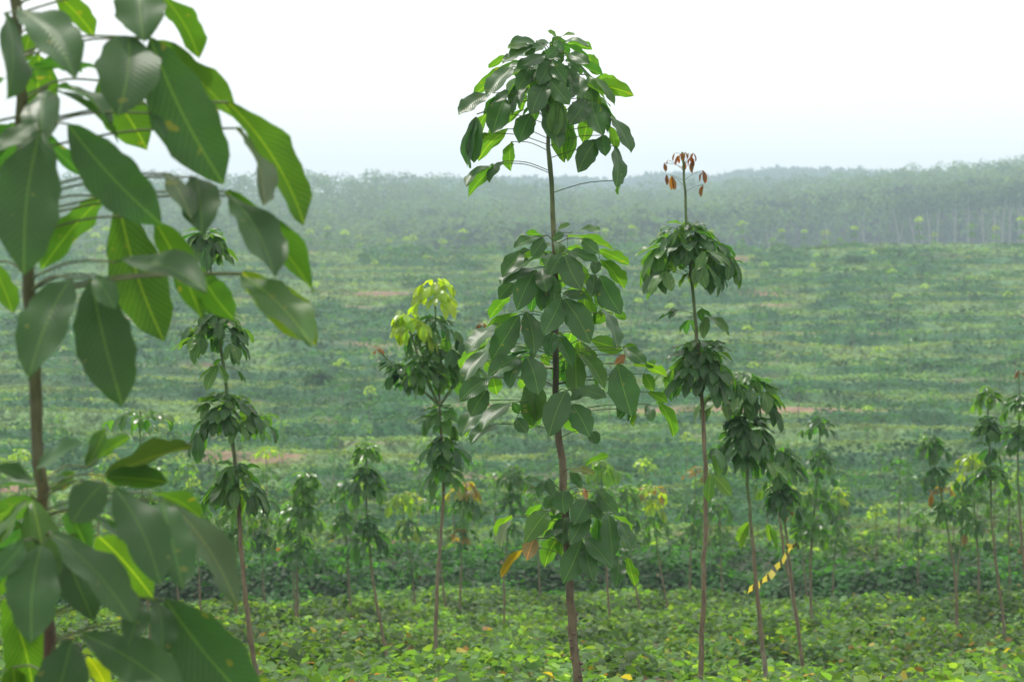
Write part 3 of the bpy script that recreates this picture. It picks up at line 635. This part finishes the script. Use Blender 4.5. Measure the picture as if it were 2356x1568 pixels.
make_tree('rubber_tree', 'leaning pale stemmed rubber tree just left of the tape knot', [(1790,1060),(1793,1180),(1802,1260),(1818,1340),(1835,1440),(1848,1530)],
    20.5, [Wd(1070, 1160, 52, 14, MIDG)], (2, 5.4), 0.16, green=0.15, nu=5, grey=0.5)
mid = [
 # label, d, trunk, whorls, radii
 ('slim rubber tree with three small separate tiers right of the striped tape', 26, [(1887,968),(1885,1050),(1878,1130),(1868,1230),(1864,1300),(1866,1385)], [Wd(952,1012,42,13), Wd(1030,1085,40,13), Wd(1085,1130,62,6), Wd(1120,1200,50,16,MIDG), Wd(1190,1260,52,14,MIDG)], (1.6,4.4)),
 ('rubber tree with yellowish tips right behind the slim tiered tree', 33, [(1930,1130),(1925,1220),(1918,1300),(1916,1370)], [Wd(1120,1180,30,12,LIGHT,s=(YELLOW,0.3)), Wd(1170,1240,34,12), Wd(1230,1290,34,12,MIDG)], (1.3,3)),
 ('thin rubber tree between the two taped stems and the tiered one', 32, [(1838,1120),(1842,1200),(1848,1290),(1858,1380)], [Wd(1125,1190,34,12,MIDG), Wd(1190,1240,30,10)], (1.3,3)),
 ('slender leaning rubber tree with two dark umbrellas at the right', 26, [(2143,1008),(2155,1090),(2172,1170),(2184,1240),(2196,1310),(2200,1372)], [Wd(998,1052,40,13), Wd(1072,1115,40,12), Wd(1115,1150,34,5,s=(ORANGE,0.5)), Wd(1150,1210,36,12)], (1.4,4.2)),
 ('rubber tree with light green crown and two dark tiers near the right edge', 23.5, [(2272,895),(2275,1000),(2279,1100),(2281,1200),(2293,1310),(2310,1435)], [Wd(886,950,44,13,LIGHT), Wd(955,1020,42,16), Wd(1020,1060,24,5), Wd(1070,1140,62,18)], (1.8,4.8)),
 ('rubber tree at the right edge with tiny red leaves at its tip', 23, [(2344,850),(2346,950),(2341,1050),(2344,1140),(2350,1230),(2360,1340),(2366,1430)], [Wd(850,868,14,6,RED,L=0.06), Wd(903,965,44,15), Wd(972,1045,46,16)], (1.6,5.2)),
 ('rubber tree with drooping bright yellow green top left of the two tall right trees', 30, [(2237,1045),(2240,1140),(2247,1230),(2252,1300),(2252,1378)], [Wd(1038,1112,50,14,(0.15,0.24,0.02),droop=(40,80)), Wd(1110,1190,52,16,MIDG), Wd(1190,1260,46,14,s=(ORANGE,0.1))], (1.5,3.6)),
 ('crooked rubber tree crossing the leaning one at its foot', 28, [(2222,1110),(2215,1190),(2208,1270),(2202,1330),(2200,1375)], [Wd(1105,1165,34,12,MIDG), Wd(1160,1220,40,12)], (1.4,3.6)),
 ('pale green rubber tree between the last two tall ones at the right', 34, [(2322,1130),(2320,1200),(2322,1280),(2324,1370)], [Wd(1110,1180,42,13,LIGHT,droop=(35,78)), Wd(1180,1240,34,12,MIDG)], (1.3,3)),
 ('small rubber tree left of the slender one with two dark umbrellas', 36, [(2112,1180),(2113,1260),(2112,1320),(2112,1375)], [Wd(1168,1220,26,11,MIDG), Wd(1215,1270,30,12)], (1.2,2.8)),
 ('rubber tree with light top and dark tiers rooted in the near creeper, left centre', 22, [(843,1025),(842,1110),(844,1190),(850,1270),(864,1370),(880,1460),(896,1540)], [Wd(1015,1062,42,12,LIGHT), Wd(1068,1165,52,24), Wd(1180,1290,46,20,s=(MIDG,0.3))], (1.8,5)),
 ('bushy rubber tree with drooping tiers down to the dark bank left of centre', 25.5, [(706,1095),(698,1150),(690,1210),(684,1300),(685,1425)], [Wd(1082,1125,36,12,LIGHT), Wd(1118,1150,30,8,LIGHT,droop=(40,80)), Wd(1150,1235,58,24,MIDG), Wd(1235,1335,58,20)], (1.6,4.4)),
 ('shorter rubber tree leaning on the bushy one at its left side', 27, [(668,1150),(672,1250),(676,1340),(680,1420)], [Wd(1150,1210,34,12,LIGHT), Wd(1200,1270,40,14,MIDG)], (1.3,3.4)),
 ('dark crowned rubber tree just left of the light topped tiered one', 28, [(790,1110),(795,1200),(800,1300),(806,1400)], [Wd(1100,1175,42,16), Wd(1170,1240,36,14,MIDG), Wd(1255,1310,34,8)], (1.4,3.4)),
 ('rubber tree with yellow green drooping head left of the tall branched tree', 31, [(925,1140),(932,1210),(945,1290),(955,1390),(958,1410)], [Wd(1132,1185,40,13,(0.13,0.23,0.02),droop=(40,80)), Wd(1190,1250,40,14,s=(YELLOW,0.2)), Wd(1285,1330,32,9)], (1.4,3.4)),
 ('rubber tree with rusty orange tips just right of the tall branched stem', 29, [(1072,1110),(1066,1180),(1062,1260),(1060,1340),(1058,1410)], [Wd(1105,1150,40,12,(0.2,0.2,0.02),s=(ORANGE,0.3)), Wd(1140,1210,50,18), Wd(1205,1260,36,10,s=(ORANGE,0.15))], (1.4,3.6)),
 ('leaning pale stemmed rubber tree beside the foot of the tall branched one', 31, [(1000,1130),(1006,1220),(1016,1320),(1028,1412)], [Wd(1128,1185,34,12,MIDG)], (1.4,3.6)),
 ('dark two tiered rubber tree in the gap left of the main tree', 29, [(1182,1075),(1178,1150),(1168,1230),(1160,1320),(1160,1425)], [Wd(1068,1135,38,16,(0.05,0.12,0.03)), Wd(1128,1195,42,16), Wd(1195,1240,34,8)], (1.4,3.8)),
 ('thin stemmed rubber tree half hidden just left of the main stem', 33, [(1232,1130),(1236,1230),(1240,1320),(1244,1400)], [Wd(1120,1190,36,12,MIDG), Wd(1185,1245,34,12)], (1.2,3)),
 ('rubber tree with bright light green crown showing behind the main stem', 27, [(1382,1060),(1386,1150),(1392,1260),(1402,1410)], [Wd(1052,1120,44,14,(0.11,0.22,0.03),droop=(35,80)), Wd(1120,1190,44,14,MIDG)], (1.4,4)),
 ('rubber tree with a thin pale stem right of the main tree leaves', 30, [(1440,1120),(1446,1220),(1456,1310),(1470,1392)], [Wd(1110,1180,36,12,MIDG), Wd(1175,1240,34,12)], (1.3,3.6)),
 ('rubber tree with golden orange new leaves midway between the two tallest stems', 32, [(1500,1125),(1505,1200),(1516,1290),(1536,1392)], [Wd(1116,1150,40,12,YELLOW,s=(ORANGE,0.5)), Wd(1145,1180,30,8,YELLOW), Wd(1170,1250,42,16,MIDG)], (1.3,3.4)),
 ('rubber tree with small orange tips beside the stem of the red tipped tree', 34, [(1600,1080),(1598,1180),(1588,1290),(1586,1392)], [Wd(1072,1105,28,9,ORANGE,L=0.1), Wd(1150,1215,40,15), Wd(1200,1250,34,12,MIDG)], (1.3,3.4)),
 ('dark round crowned rubber tree just right of the red tipped tree foot', 36, [(1652,1150),(1656,1230),(1660,1320),(1664,1390)], [Wd(1140,1210,32,14), Wd(1205,1255,32,12,MIDG)], (1.2,2.8)),
 ('rubber tree with few widely spread top leaves beside the blurred tree', 18.5, [(322,944),(324,1050),(330,1200),(338,1350),(345,1450)], [Wd(940,985,78,9,MIDG,up=12,droop=(30,65)), Wd(1130,1220,60,14,MIDG)], (1.8,5)),
 ('rubber tree with light green crown just left of the slender four tiered one', 27, [(455,1160),(456,1250),(458,1320),(461,1400)], [Wd(1150,1215,40,13,LIGHT), Wd(1205,1270,40,14,MIDG)], (1.4,3.6)),
 ('rubber tree with bright green leaves right behind the slender four tiered stem', 25, [(535,1150),(538,1250),(542,1330),(544,1440)], [Wd(1150,1215,46,14,LIGHT), Wd(1205,1270,40,14,MIDG)], (1.4,3.8)),
 ('rubber tree with pale drooping crown between the four tiered and bushy trees', 29, [(600,1170),(602,1260),(606,1340),(610,1400)], [Wd(1165,1225,38,13,LIGHT), Wd(1215,1275,38,13)], (1.3,3.2)),
 ('thin stemmed rubber tree standing behind the gap in the blurred leaves', 28, [(168,1260),(170,1330),(172,1420)], [Wd(1230,1300,36,13,MIDG)], (1.3,3.2)),
 ('dark short crowned rubber tree between the blurred leaves and four tiered tree', 30, [(400,1190),(404,1270),(410,1380)], [Wd(1180,1240,36,13), Wd(1235,1280,30,10,MIDG)], (1.3,3.2)),
]
for lab, d, tr_, wh, rp in mid:
    make_tree('rubber_tree', lab, tr_, d, wh, rp, 0.165, nu=4, green=0.45)

# ------------------------------------------------------------------ small trees on the hillside: five kinds, copied
def proto(kind):
    root = bpy.data.objects.new('rubber_tree', None); C.objects.link(root); root.empty_display_size = 0.1
    h = [2.3, 2.0, 2.6, 1.9, 2.2][kind]
    tubes('trunk', [(smooth_line([(0, 0, -0.15), (random.uniform(-.05, .05), 0, h * 0.4), (random.uniform(-.08, .08), 0, h)], 8), np.linspace(0.024, 0.01, 8), stem_colours(np.linspace(-0.1, h, 8), h, 0, 0.3))], M_BARK, root, 5)
    axis = lambda z: (0, 0)
    tops = [[(1.0, .8, 'D'), (.72, .48, 'D')], [(1.0, .72, 'L'), (.68, .42, 'D')], [(1.0, .86, 'L'), (.80, .62, 'D'), (.55, .36, 'D')], [(1.02, .8, 'Y'), (.75, .45, 'M')], [(1.0, .78, 'M'), (.74, .5, 'D')]][kind]
    for a, b, c in tops:
        LB = Leaves(); TB = []
        whorl(LB, TB, axis, a * h, b * h, 0.34, 0.22, 13, {'D': (0.05, 0.14, 0.035), 'L': (0.19, 0.30, 0.05), 'Y': (0.19, 0.25, 0.05), 'M': (0.09, 0.19, 0.04)}[c])
        for k in range(len(LB.W)): LB.W[k] *= 1.25
        LB.build('leaf_whorl', M_LEAF_MID, root, 2, 1)
    return root
def copy_thing(src, loc, rz, s, label, group):
    r = src.copy(); C.objects.link(r); r.location = loc; r.rotation_euler = (0, 0, rz); r.scale = (s, s, s)
    r['label'] = label; r['category'] = 'tree'; r['group'] = group
    for ch in src.children:
        c = ch.copy(); C.objects.link(c); c.parent = r
    return r
# the rows on the slope follow the terraces
spots = []
row_y = [41.5, 46, 51, 57] + [63 + 7.9 * k for k in range(21)]
for ri, y0 in enumerate(row_y):
    if y0 > 226: continue
    step = 1.55 if y0 < 60 else (3.7 if y0 < 100 else (5.4 if y0 < 215 else 2.5))
    hw = 0.222 * y0; k = int(2 * hw / step)
    for q in range(k + 1):
        x = -hw + q * step + random.uniform(-0.7, 0.7)
        if random.random() < (0.12 if y0 < 60 or y0 > 215 else 0.34): continue
        y = y0 - 5 * math.sin(x / 37.0 + 0.6) * (y0 > 60) * 0.8 + random.uniform(-0.5, 0.5)
        if y > 229: y = 229 - random.random()
        spots.append((x, y, ri, y0))
spots.append
print('hillside trees', len(spots))
protos = [proto(k) for k in range(5)]; first = [True] * 5
for (x, y, ri, y0) in spots:
    k = random.choice([0, 0, 0, 1, 2, 4, 4, 4, 3, 1]); z = float(ground_z(x, y)); s = random.uniform(0.8, 1.1) * (0.8 if y < 100 else 1.0)
    if y > 205: s *= 1.25; k = random.choice([1, 2, 4, 3])
    cs = ['dark', 'light topped', 'tall light topped', 'yellow topped', 'mid green'][k]
    if y < 60: lab = f'small {cs} rubber tree beyond the dark creeper bank at the slope foot'; g = 'small rubber trees at the foot of the hillside'
    elif y < 115: lab = f'small hazy {cs} rubber tree on the lower terraces of the hillside'; g = 'small rubber trees on the lower terraces'
    elif y < 200: lab = f'tiny hazy {cs} rubber tree on the upper terraces of the hillside'; g = 'small rubber trees on the upper terraces'
    else: lab = f'tiny {cs} young rubber tree on the hill crest against the forest'; g = 'small rubber trees on the hill crest'
    if first[k]:
        first[k] = False; r = protos[k]; r.location = (x, y, z); r.rotation_euler = (0, 0, random.uniform(0, 6.28)); r.scale = (s, s, s)
        r['label'] = lab; r['category'] = 'tree'; r['group'] = g
    else: copy_thing(protos[k], (x, y, z), random.uniform(0, 6.28), s, lab, g)

# ------------------------------------------------------------------ bushes on the slope
def bush(cx, py, w, h, d, label):
    p = P(cx, py, d); x, y = p[0], d; z = float(ground_z(x, y)); n = 900
    root = empty('bush', (x, y, z), label, 'bush')
    v = nrm(rng.normal(size=(n, 3))); v[:, 2] = np.abs(v[:, 2]); rad = rng.uniform(0.55, 1.0, n)
    lump = 1 + 0.35 * vnoise(v[:, 0] * 2.3 + 5, v[:, 1] * 2.3 + v[:, 2] * 2 + cx)
    b = v * (rad * lump)[:, None] * np.array([w, w * 0.7, h]) 
    up = nrm(v + rng.normal(0, 0.5, (n, 3))); dr = nrm(np.cross(up, rng.normal(size=(n, 3)))); s = rng.uniform(0.14, 0.3, n)
    c = np.array([0.04, 0.10, 0.035]) * rng.uniform(0.7, 1.4, (n, 1))
    blades('foliage', b, b + dr * s[:, None], up, s * 0.8, np.full(n, .1), np.full(n, .2), c, M_FAR, root, 2, 1, None, 'round', 0.03)
    st = []
    for k in range(7):
        a = k * 0.9; st.append((smooth_line([(0, 0, -0.1), (math.cos(a) * w * .3, math.sin(a) * w * .2, h * .5), (math.cos(a) * w * .5, math.sin(a) * w * .35, h * .8)], 6), np.linspace(0.03, 0.01, 6), BARKC))
    tubes('stems', st, M_BARK, root, 5)
bush(735, 905, 0.85, 1.15, 122, 'dark rounded bush standing alone on the middle of the terraced slope')
bush(800, 910, 1.3, 0.5, 121, 'low spreading bush beside the dark rounded one on the slope')
bush(1962, 615, 1.5, 0.9, 212, 'small dark bush high on the slope below the forest trunks')

# ------------------------------------------------------------------ striped tape
def tape():
    A = P(1722, 1358, 15.6); Bp = P(1828, 1248, 18.5); n = 90
    t = np.linspace(0, 1, n)[:, None]; c = A * (1 - t) + Bp * t; c[:, 2] -= 0.05 * np.sin(np.pi * t[:, 0]); c[:, 2] += 0.006 * np.sin(t[:, 0] * 25)
    dv = nrm(np.gradient(c, axis=0)); up = nrm(np.cross(np.cross(dv, [0, 0, 1]), dv)); sd_ = np.cross(dv, up)
    tw = (0.25 * np.sin(t * 9) + 0.25 * np.sin(t * 21 + 1))
    wv = up * np.cos(tw) + sd_ * np.sin(tw); hw = 0.026 * (1 - 0.4 * sstep(0.9, 1.0, t))
    V = np.stack([c - wv * hw, c, c + wv * hw], 1).reshape(-1, 3)
    V = V + np.tile(np.array([[0, 0, 0.0], [0, 0.004, 0], [0, 0, 0.0]]), (n, 1))
    i, j = np.meshgrid(np.arange(n - 1), np.arange(2), indexing='ij'); i = i.ravel(); j = j.ravel()
    q = np.stack([i * 3 + j, (i + 1) * 3 + j, (i + 1) * 3 + j + 1, i * 3 + j + 1], 1)
    uv = np.stack([np.repeat(np.linspace(0, 1, n), 3), np.tile([0, .5, 1], n)], 1)
    m, nt, N, L, B, O = new_mat('striped tape')
    u = N.new('ShaderNodeUVMap'); s = N.new('ShaderNodeSeparateXYZ'); L.new(u.outputs[0], s.inputs[0])
    f = math_node(N, L, 'FRACT', math_node(N, L, 'ADD', math_node(N, L, 'MULTIPLY', s.outputs[0], 7.0), math_node(N, L, 'MULTIPLY', s.outputs[1], 0.22)))
    st = math_node(N, L, 'LESS_THAN', f, 0.66)
    L.new(mix_col(N, L, st, (0.07, 0.065, 0.02), (0.85, 0.68, 0.07)), B.inputs['Base Color'])
    tl_ = N.new('ShaderNodeBsdfTranslucent'); L.new(B.inputs['Base Color'].links[0].from_socket, tl_.inputs['Color']); mx_ = N.new('ShaderNodeMixShader'); mx_.inputs[0].default_value = 0.5
    L.new(B.outputs[0], mx_.inputs[1]); L.new(tl_.outputs[0], mx_.inputs[2]); L.new(mx_.outputs[0], O.inputs['Surface']); B.inputs['Roughness'].default_value = 0.35
    root = empty('barrier_tape', A, 'yellow and black striped tape slung slantwise between two rubber tree stems', 'tape')
    mesh_obj('ribbon', V, q, m, root, None, uv, True, A)
    # knot of tape round the right hand stem
    k = P(1817, 1258, 18.55); lp = []
    for a_ in np.linspace(0, 6.9, 26): lp.append(k + np.array([math.cos(a_) * 0.026, math.sin(a_) * 0.026, 0.012 * math.sin(a_ * 0.5)]))
    lp += [k + np.array([0.045, -0.03, 0.03]), k + np.array([0.07, -0.04, 0.0])]
    lp = np.array(lp); V = np.stack([lp - [0, 0, 0.016], lp + [0, 0, 0.016]], 1).reshape(-1, 3)
    q = [[2 * i, 2 * i + 2, 2 * i + 3, 2 * i + 1] for i in range(len(lp) - 1)]
    uv = np.stack([np.repeat(np.linspace(0, 0.25, len(lp)), 2), np.tile([0, 1], len(lp))], 1)
    mesh_obj('knot', V, q, m, root, None, uv, True, A)
tape()

# ------------------------------------------------------------------ forest
def ridge_px(px):
    return np.interp(px, [-600, 350, 520, 700, 780, 870, 1000, 1100, 1300, 1400, 1480, 1600, 1700, 1900, 2100, 2230, 2356, 2900],
                         [388, 392, 396, 384, 396, 392, 400, 403, 420, 424, 424, 416, 410, 396, 376, 368, 355, 330])
def forest_top(x, y):
    """height of the leaf roof of the wood"""
    px = 1178 + x / y * F
    # near edge (y=ye) to ridge (y=640)
    ye = 300 + 125 * sstep(1250, 2000, px)
    base_px = np.interp(px, [0, 1100, 1500, 1900, 2356], [585, 560, 520, 470, 428])
    t = np.clip((y - ye) / (640 - ye), 0, 1)
    pyv = base_px + (ridge_px(px) - base_px) * t ** 0.8
    return 2.0 - (pyv - 560) / F * y, ye
bb, tt, nn_, WW, cc = [], [], [], [], []
ntree = 0
y = 300.0
while y < 650:
    hw = 0.25 * y + 15; x = -hw + random.uniform(0, 3)
    while x < hw:
        xx = x + random.uniform(-1.6, 1.6); yy_ = y + random.uniform(-2, 2)
        zt, ye = forest_top(xx, yy_)
        if yy_ >= ye - 1:
            zt = float(zt) + random.uniform(-1.3, 1.0) + (random.random() < 0.05) * random.uniform(0.5, 1.8)
            near_edge = yy_ < ye + 14
            r = random.uniform(2.6, 4.2); rh = random.uniform(2.8, 4.5) * (1.5 if near_edge else 1)
            n = 120 if near_edge else (95 if yy_ < 480 or yy_ > 605 else 70)
            v = nrm(rng.normal(size=(n, 3))); rad = rng.uniform(0.35, 1.0, n) ** 0.6
            v[:, 2] = np.where((v[:, 2] < -0.3) & (not near_edge), -v[:, 2], v[:, 2])
            b = np.array([xx, yy_, zt - rh]) + v * rad[:, None] * np.array([r, r, rh])
            up = nrm(v * 0.6 + np.array([0, 0, 0.6]) + rng.normal(0, 0.5, (n, 3))); dr = nrm(np.cross(up, rng.normal(size=(n, 3))))
            s = rng.uniform(0.6, 1.25, n) * (0.75 if yy_ > 600 else 1)
            base = np.array([0.058, 0.118, 0.042]) * random.uniform(0.7, 1.45) + np.array([0.02, 0.012, 0]) * random.random()
            c = base * rng.uniform(0.75, 1.3, (n, 1))
            bb.append(b); tt.append(b + dr * s[:, None]); nn_.append(up); WW.append(s * 0.7); cc.append(c); ntree += 1
        x += 6.4
    y += 6.0 if y < 560 else 8
b = np.concatenate(bb); n = len(b); print('forest crowns', ntree, 'blades', n)
fo = blades('forest', b, np.concatenate(tt), np.concatenate(nn_), np.concatenate(WW), np.full(n, 0.08), np.full(n, 0.2), np.concatenate(cc), M_FAR, None, 2, 1, None, 'round', 0.05)
tag(fo, 'hazy blue green wood of old rubber trees covering the far hill', 'forest', kind='stuff')
# dark interior of the wood: stems behind stems, packed too close to count
tl = []
for k in range(900):
    px = random.uniform(1150, 2650); yb = 300 + 125 * float(sstep(1250, 2000, px)) + random.uniform(3, 60); x = (px - 1178) / F * yb
    zt = float(forest_top(x, yb)[0]) - 3; zb = float(ground_z(x, yb)) - 0.3
    tl.append(([(x, yb, zb), (x + random.uniform(-.4, .4), yb, (zb + zt) / 2), (x + random.uniform(-1, 1), yb, zt)], [0.16, 0.13, 0.08], (0.10, 0.09, 0.08)))
tag(tubes('forest_stems', tl, M_BARK, sides=5), 'crowd of dim grey stems inside the edge of the wood', 'forest', kind='stuff')
# undergrowth hiding the light between the stems
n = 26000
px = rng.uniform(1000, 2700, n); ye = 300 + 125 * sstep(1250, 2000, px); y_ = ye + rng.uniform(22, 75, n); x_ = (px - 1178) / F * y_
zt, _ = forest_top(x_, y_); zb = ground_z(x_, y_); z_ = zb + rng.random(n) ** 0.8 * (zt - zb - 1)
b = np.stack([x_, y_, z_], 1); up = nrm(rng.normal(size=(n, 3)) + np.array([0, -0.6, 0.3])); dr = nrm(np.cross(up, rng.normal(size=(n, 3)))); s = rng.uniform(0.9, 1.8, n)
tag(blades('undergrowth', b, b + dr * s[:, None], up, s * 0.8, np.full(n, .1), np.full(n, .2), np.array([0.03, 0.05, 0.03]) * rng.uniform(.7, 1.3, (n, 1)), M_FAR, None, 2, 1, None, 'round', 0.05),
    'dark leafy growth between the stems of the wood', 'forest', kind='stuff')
# pale stemmed trees one can tell apart along the wood's edge
m, nt, N, L, B, O = new_mat('pale old bark')
tcn = N.new('ShaderNodeTexCoord'); no = N.new('ShaderNodeTexNoise'); no.inputs['Scale'].default_value = 1.2; no.inputs['Detail'].default_value = 4; L.new(tcn.outputs['Object'], no.inputs['Vector'])
L.new(mix_col(N, L, no.outputs['Fac'], (0.22, 0.20, 0.18), (0.36, 0.33, 0.30)), B.inputs['Base Color']); B.inputs['Roughness'].default_value = 0.9
M_PALE = m
edge = [(1770,600,520,-8),(1905,596,500,-10),(2070,585,492,-14),(2105,582,488,-16),(2122,585,478,-12),(2140,582,470,-10),(2155,582,485,4),(2196,582,450,2),(2227,580,465,0),(2262,578,462,-6),(2290,578,455,-8),(2305,576,452,4),(2322,574,450,2),(2342,574,446,4),(2352,576,460,-3),(1985,592,500,2)]
where = ['first and farthest left', 'second from the left', 'third from the left', 'fourth from the left', 'fifth from the left']
for idx, (px, pb, pt, lean) in enumerate(sorted(edge)):
    lk = 'left leaning' if lean < -5 else ('right leaning' if lean > 3 else 'upright')
    wh = ['first', 'second', 'third', 'fourth', 'fifth', 'sixth', 'seventh', 'eighth', 'ninth', 'tenth', 'eleventh', 'twelfth', 'thirteenth', 'fourteenth', 'fifteenth', 'sixteenth', 'seventeenth', 'eighteenth', 'last'][idx] + ' from the left'
    wh = wh.replace(' along it', '')
    yb = 300 + 125 * float(sstep(1250, 2000, px)) - 4; x = (px - 1178) / F * yb
    zb = float(ground_z(x, yb)); ztop = 2.0 - (pt - 560) / F * yb
    ft = float(forest_top(x, yb + 8)[0])
    root = empty('old_rubber_tree', (x, yb, zb), f'old rubber tree with pale bare {lk} stem at the wood edge, {wh}'.replace('with pale bare', 'with pale'), 'tree', 'pale stemmed trees along the wood edge')
    lx = lean / F * yb; H = ztop - zb
    ln = [smooth_line([(0, 0, -0.3), (lx * 0.3, 0, H * 0.45), (lx, 0, H), (lx * 1.3, 0, max(H + 1, ft - zb - 1))], 12)]
    tubes('trunk', [(ln[0], np.linspace(0.13 if px > 1850 else 0.08, 0.05, 12), (1, 1, 1))], M_PALE, root, 8)
    for s in (-1, 1):
        a0 = ln[0][random.choice([2, 3, 4, 5])]; w_ = random.uniform(0.3, 1.0); tubes('limb', [(smooth_line([a0, a0 + np.array([s * 0.45 * w_, 0.2, H * 0.25]), a0 + np.array([s * 1.5 * w_ + lx * .3, 0.4, H * random.uniform(.55, .8)])], 8), np.linspace(0.07, 0.03, 8), (1, 1, 1))], M_PALE, root, 6)
    n = 150; v = nrm(rng.normal(size=(n, 3))); rad = rng.uniform(0.3, 1, n) ** .6; top = max(H + 2.2, ft - zb)
    b = np.array([lx * 1.2, 0.5, top - 1.8]) + v * rad[:, None] * np.array([3.0, 3.0, 2.2]); up = nrm(v + rng.normal(0, 0.5, (n, 3))); dr = nrm(np.cross(up, rng.normal(size=(n, 3)))); s = rng.uniform(.5, 1.1, n)
    blades('crown', b, b + dr * s[:, None], up, s * .7, np.full(n, .1), np.full(n, .2), np.array([0.06, 0.11, 0.045]) * rng.uniform(.7, 1.4, (n, 1)), M_FAR, root, 2, 1, None, 'round', 0.05)
# the paler wood on the next ridge
n = 42000
y_ = rng.uniform(1050, 1250, n); px = rng.uniform(900, 2300, n); x_ = (px - 1178) / F * y_
rp = np.interp(px, [900, 1300, 1400, 1490, 1560, 1640, 1700, 1800, 2300], [418, 414, 420, 408, 406, 412, 400, 398, 402])
topz = 2.0 - (rp - 560) / F * y_ + 3.0 * fbm(x_ / 14.0, y_ / 40.0, 3)
t = rng.random(n) ** 1.5
b = np.stack([x_, y_, topz - t * 26], 1); up = nrm(rng.normal(size=(n, 3)) + np.array([0, -.4, .7])); dr = nrm(np.cross(up, rng.normal(size=(n, 3)))); s = rng.uniform(1.2, 3.0, n)
tag(blades('distant_forest', b, b + dr * s[:, None], up, s * .8, np.full(n, .1), np.full(n, .2), np.array([0.05, 0.09, 0.045]) * rng.uniform(.7, 1.3, (n, 1)), M_FAR, None, 2, 1, None, 'round', 0.05),
    'paler wooded ridge beyond the nearer forest hill', 'forest', kind='stuff')

# ------------------------------------------------------------------ haze
hz0 = np.array([-500, -80, float(Z.min()) - 1.5]); hz1 = np.array([500, 1420, 52.0])
V = [(x, y, z) for x in (hz0[0], hz1[0]) for y in (hz0[1], hz1[1]) for z in (hz0[2], hz1[2])]
Fh = [(0, 1, 3, 2), (4, 6, 7, 5), (0, 4, 5, 1), (2, 3, 7, 6), (0, 2, 6, 4), (1, 5, 7, 3)]
m = bpy.data.materials.new('haze'); m.use_nodes = True; N = m.node_tree.nodes; L = m.node_tree.links; N.remove(N['Principled BSDF'])
pv = N.new('ShaderNodeVolumePrincipled'); pv.inputs['Color'].default_value = (0.61, 0.77, 0.89, 1); pv.inputs['Density'].default_value = 0.00092; pv.inputs['Anisotropy'].default_value = 0.0
L.new(pv.outputs[0], N['Material Output'].inputs['Volume'])
hz = mesh_obj('haze', V, Fh, m, smooth=False); tag(hz, kind='stuff')
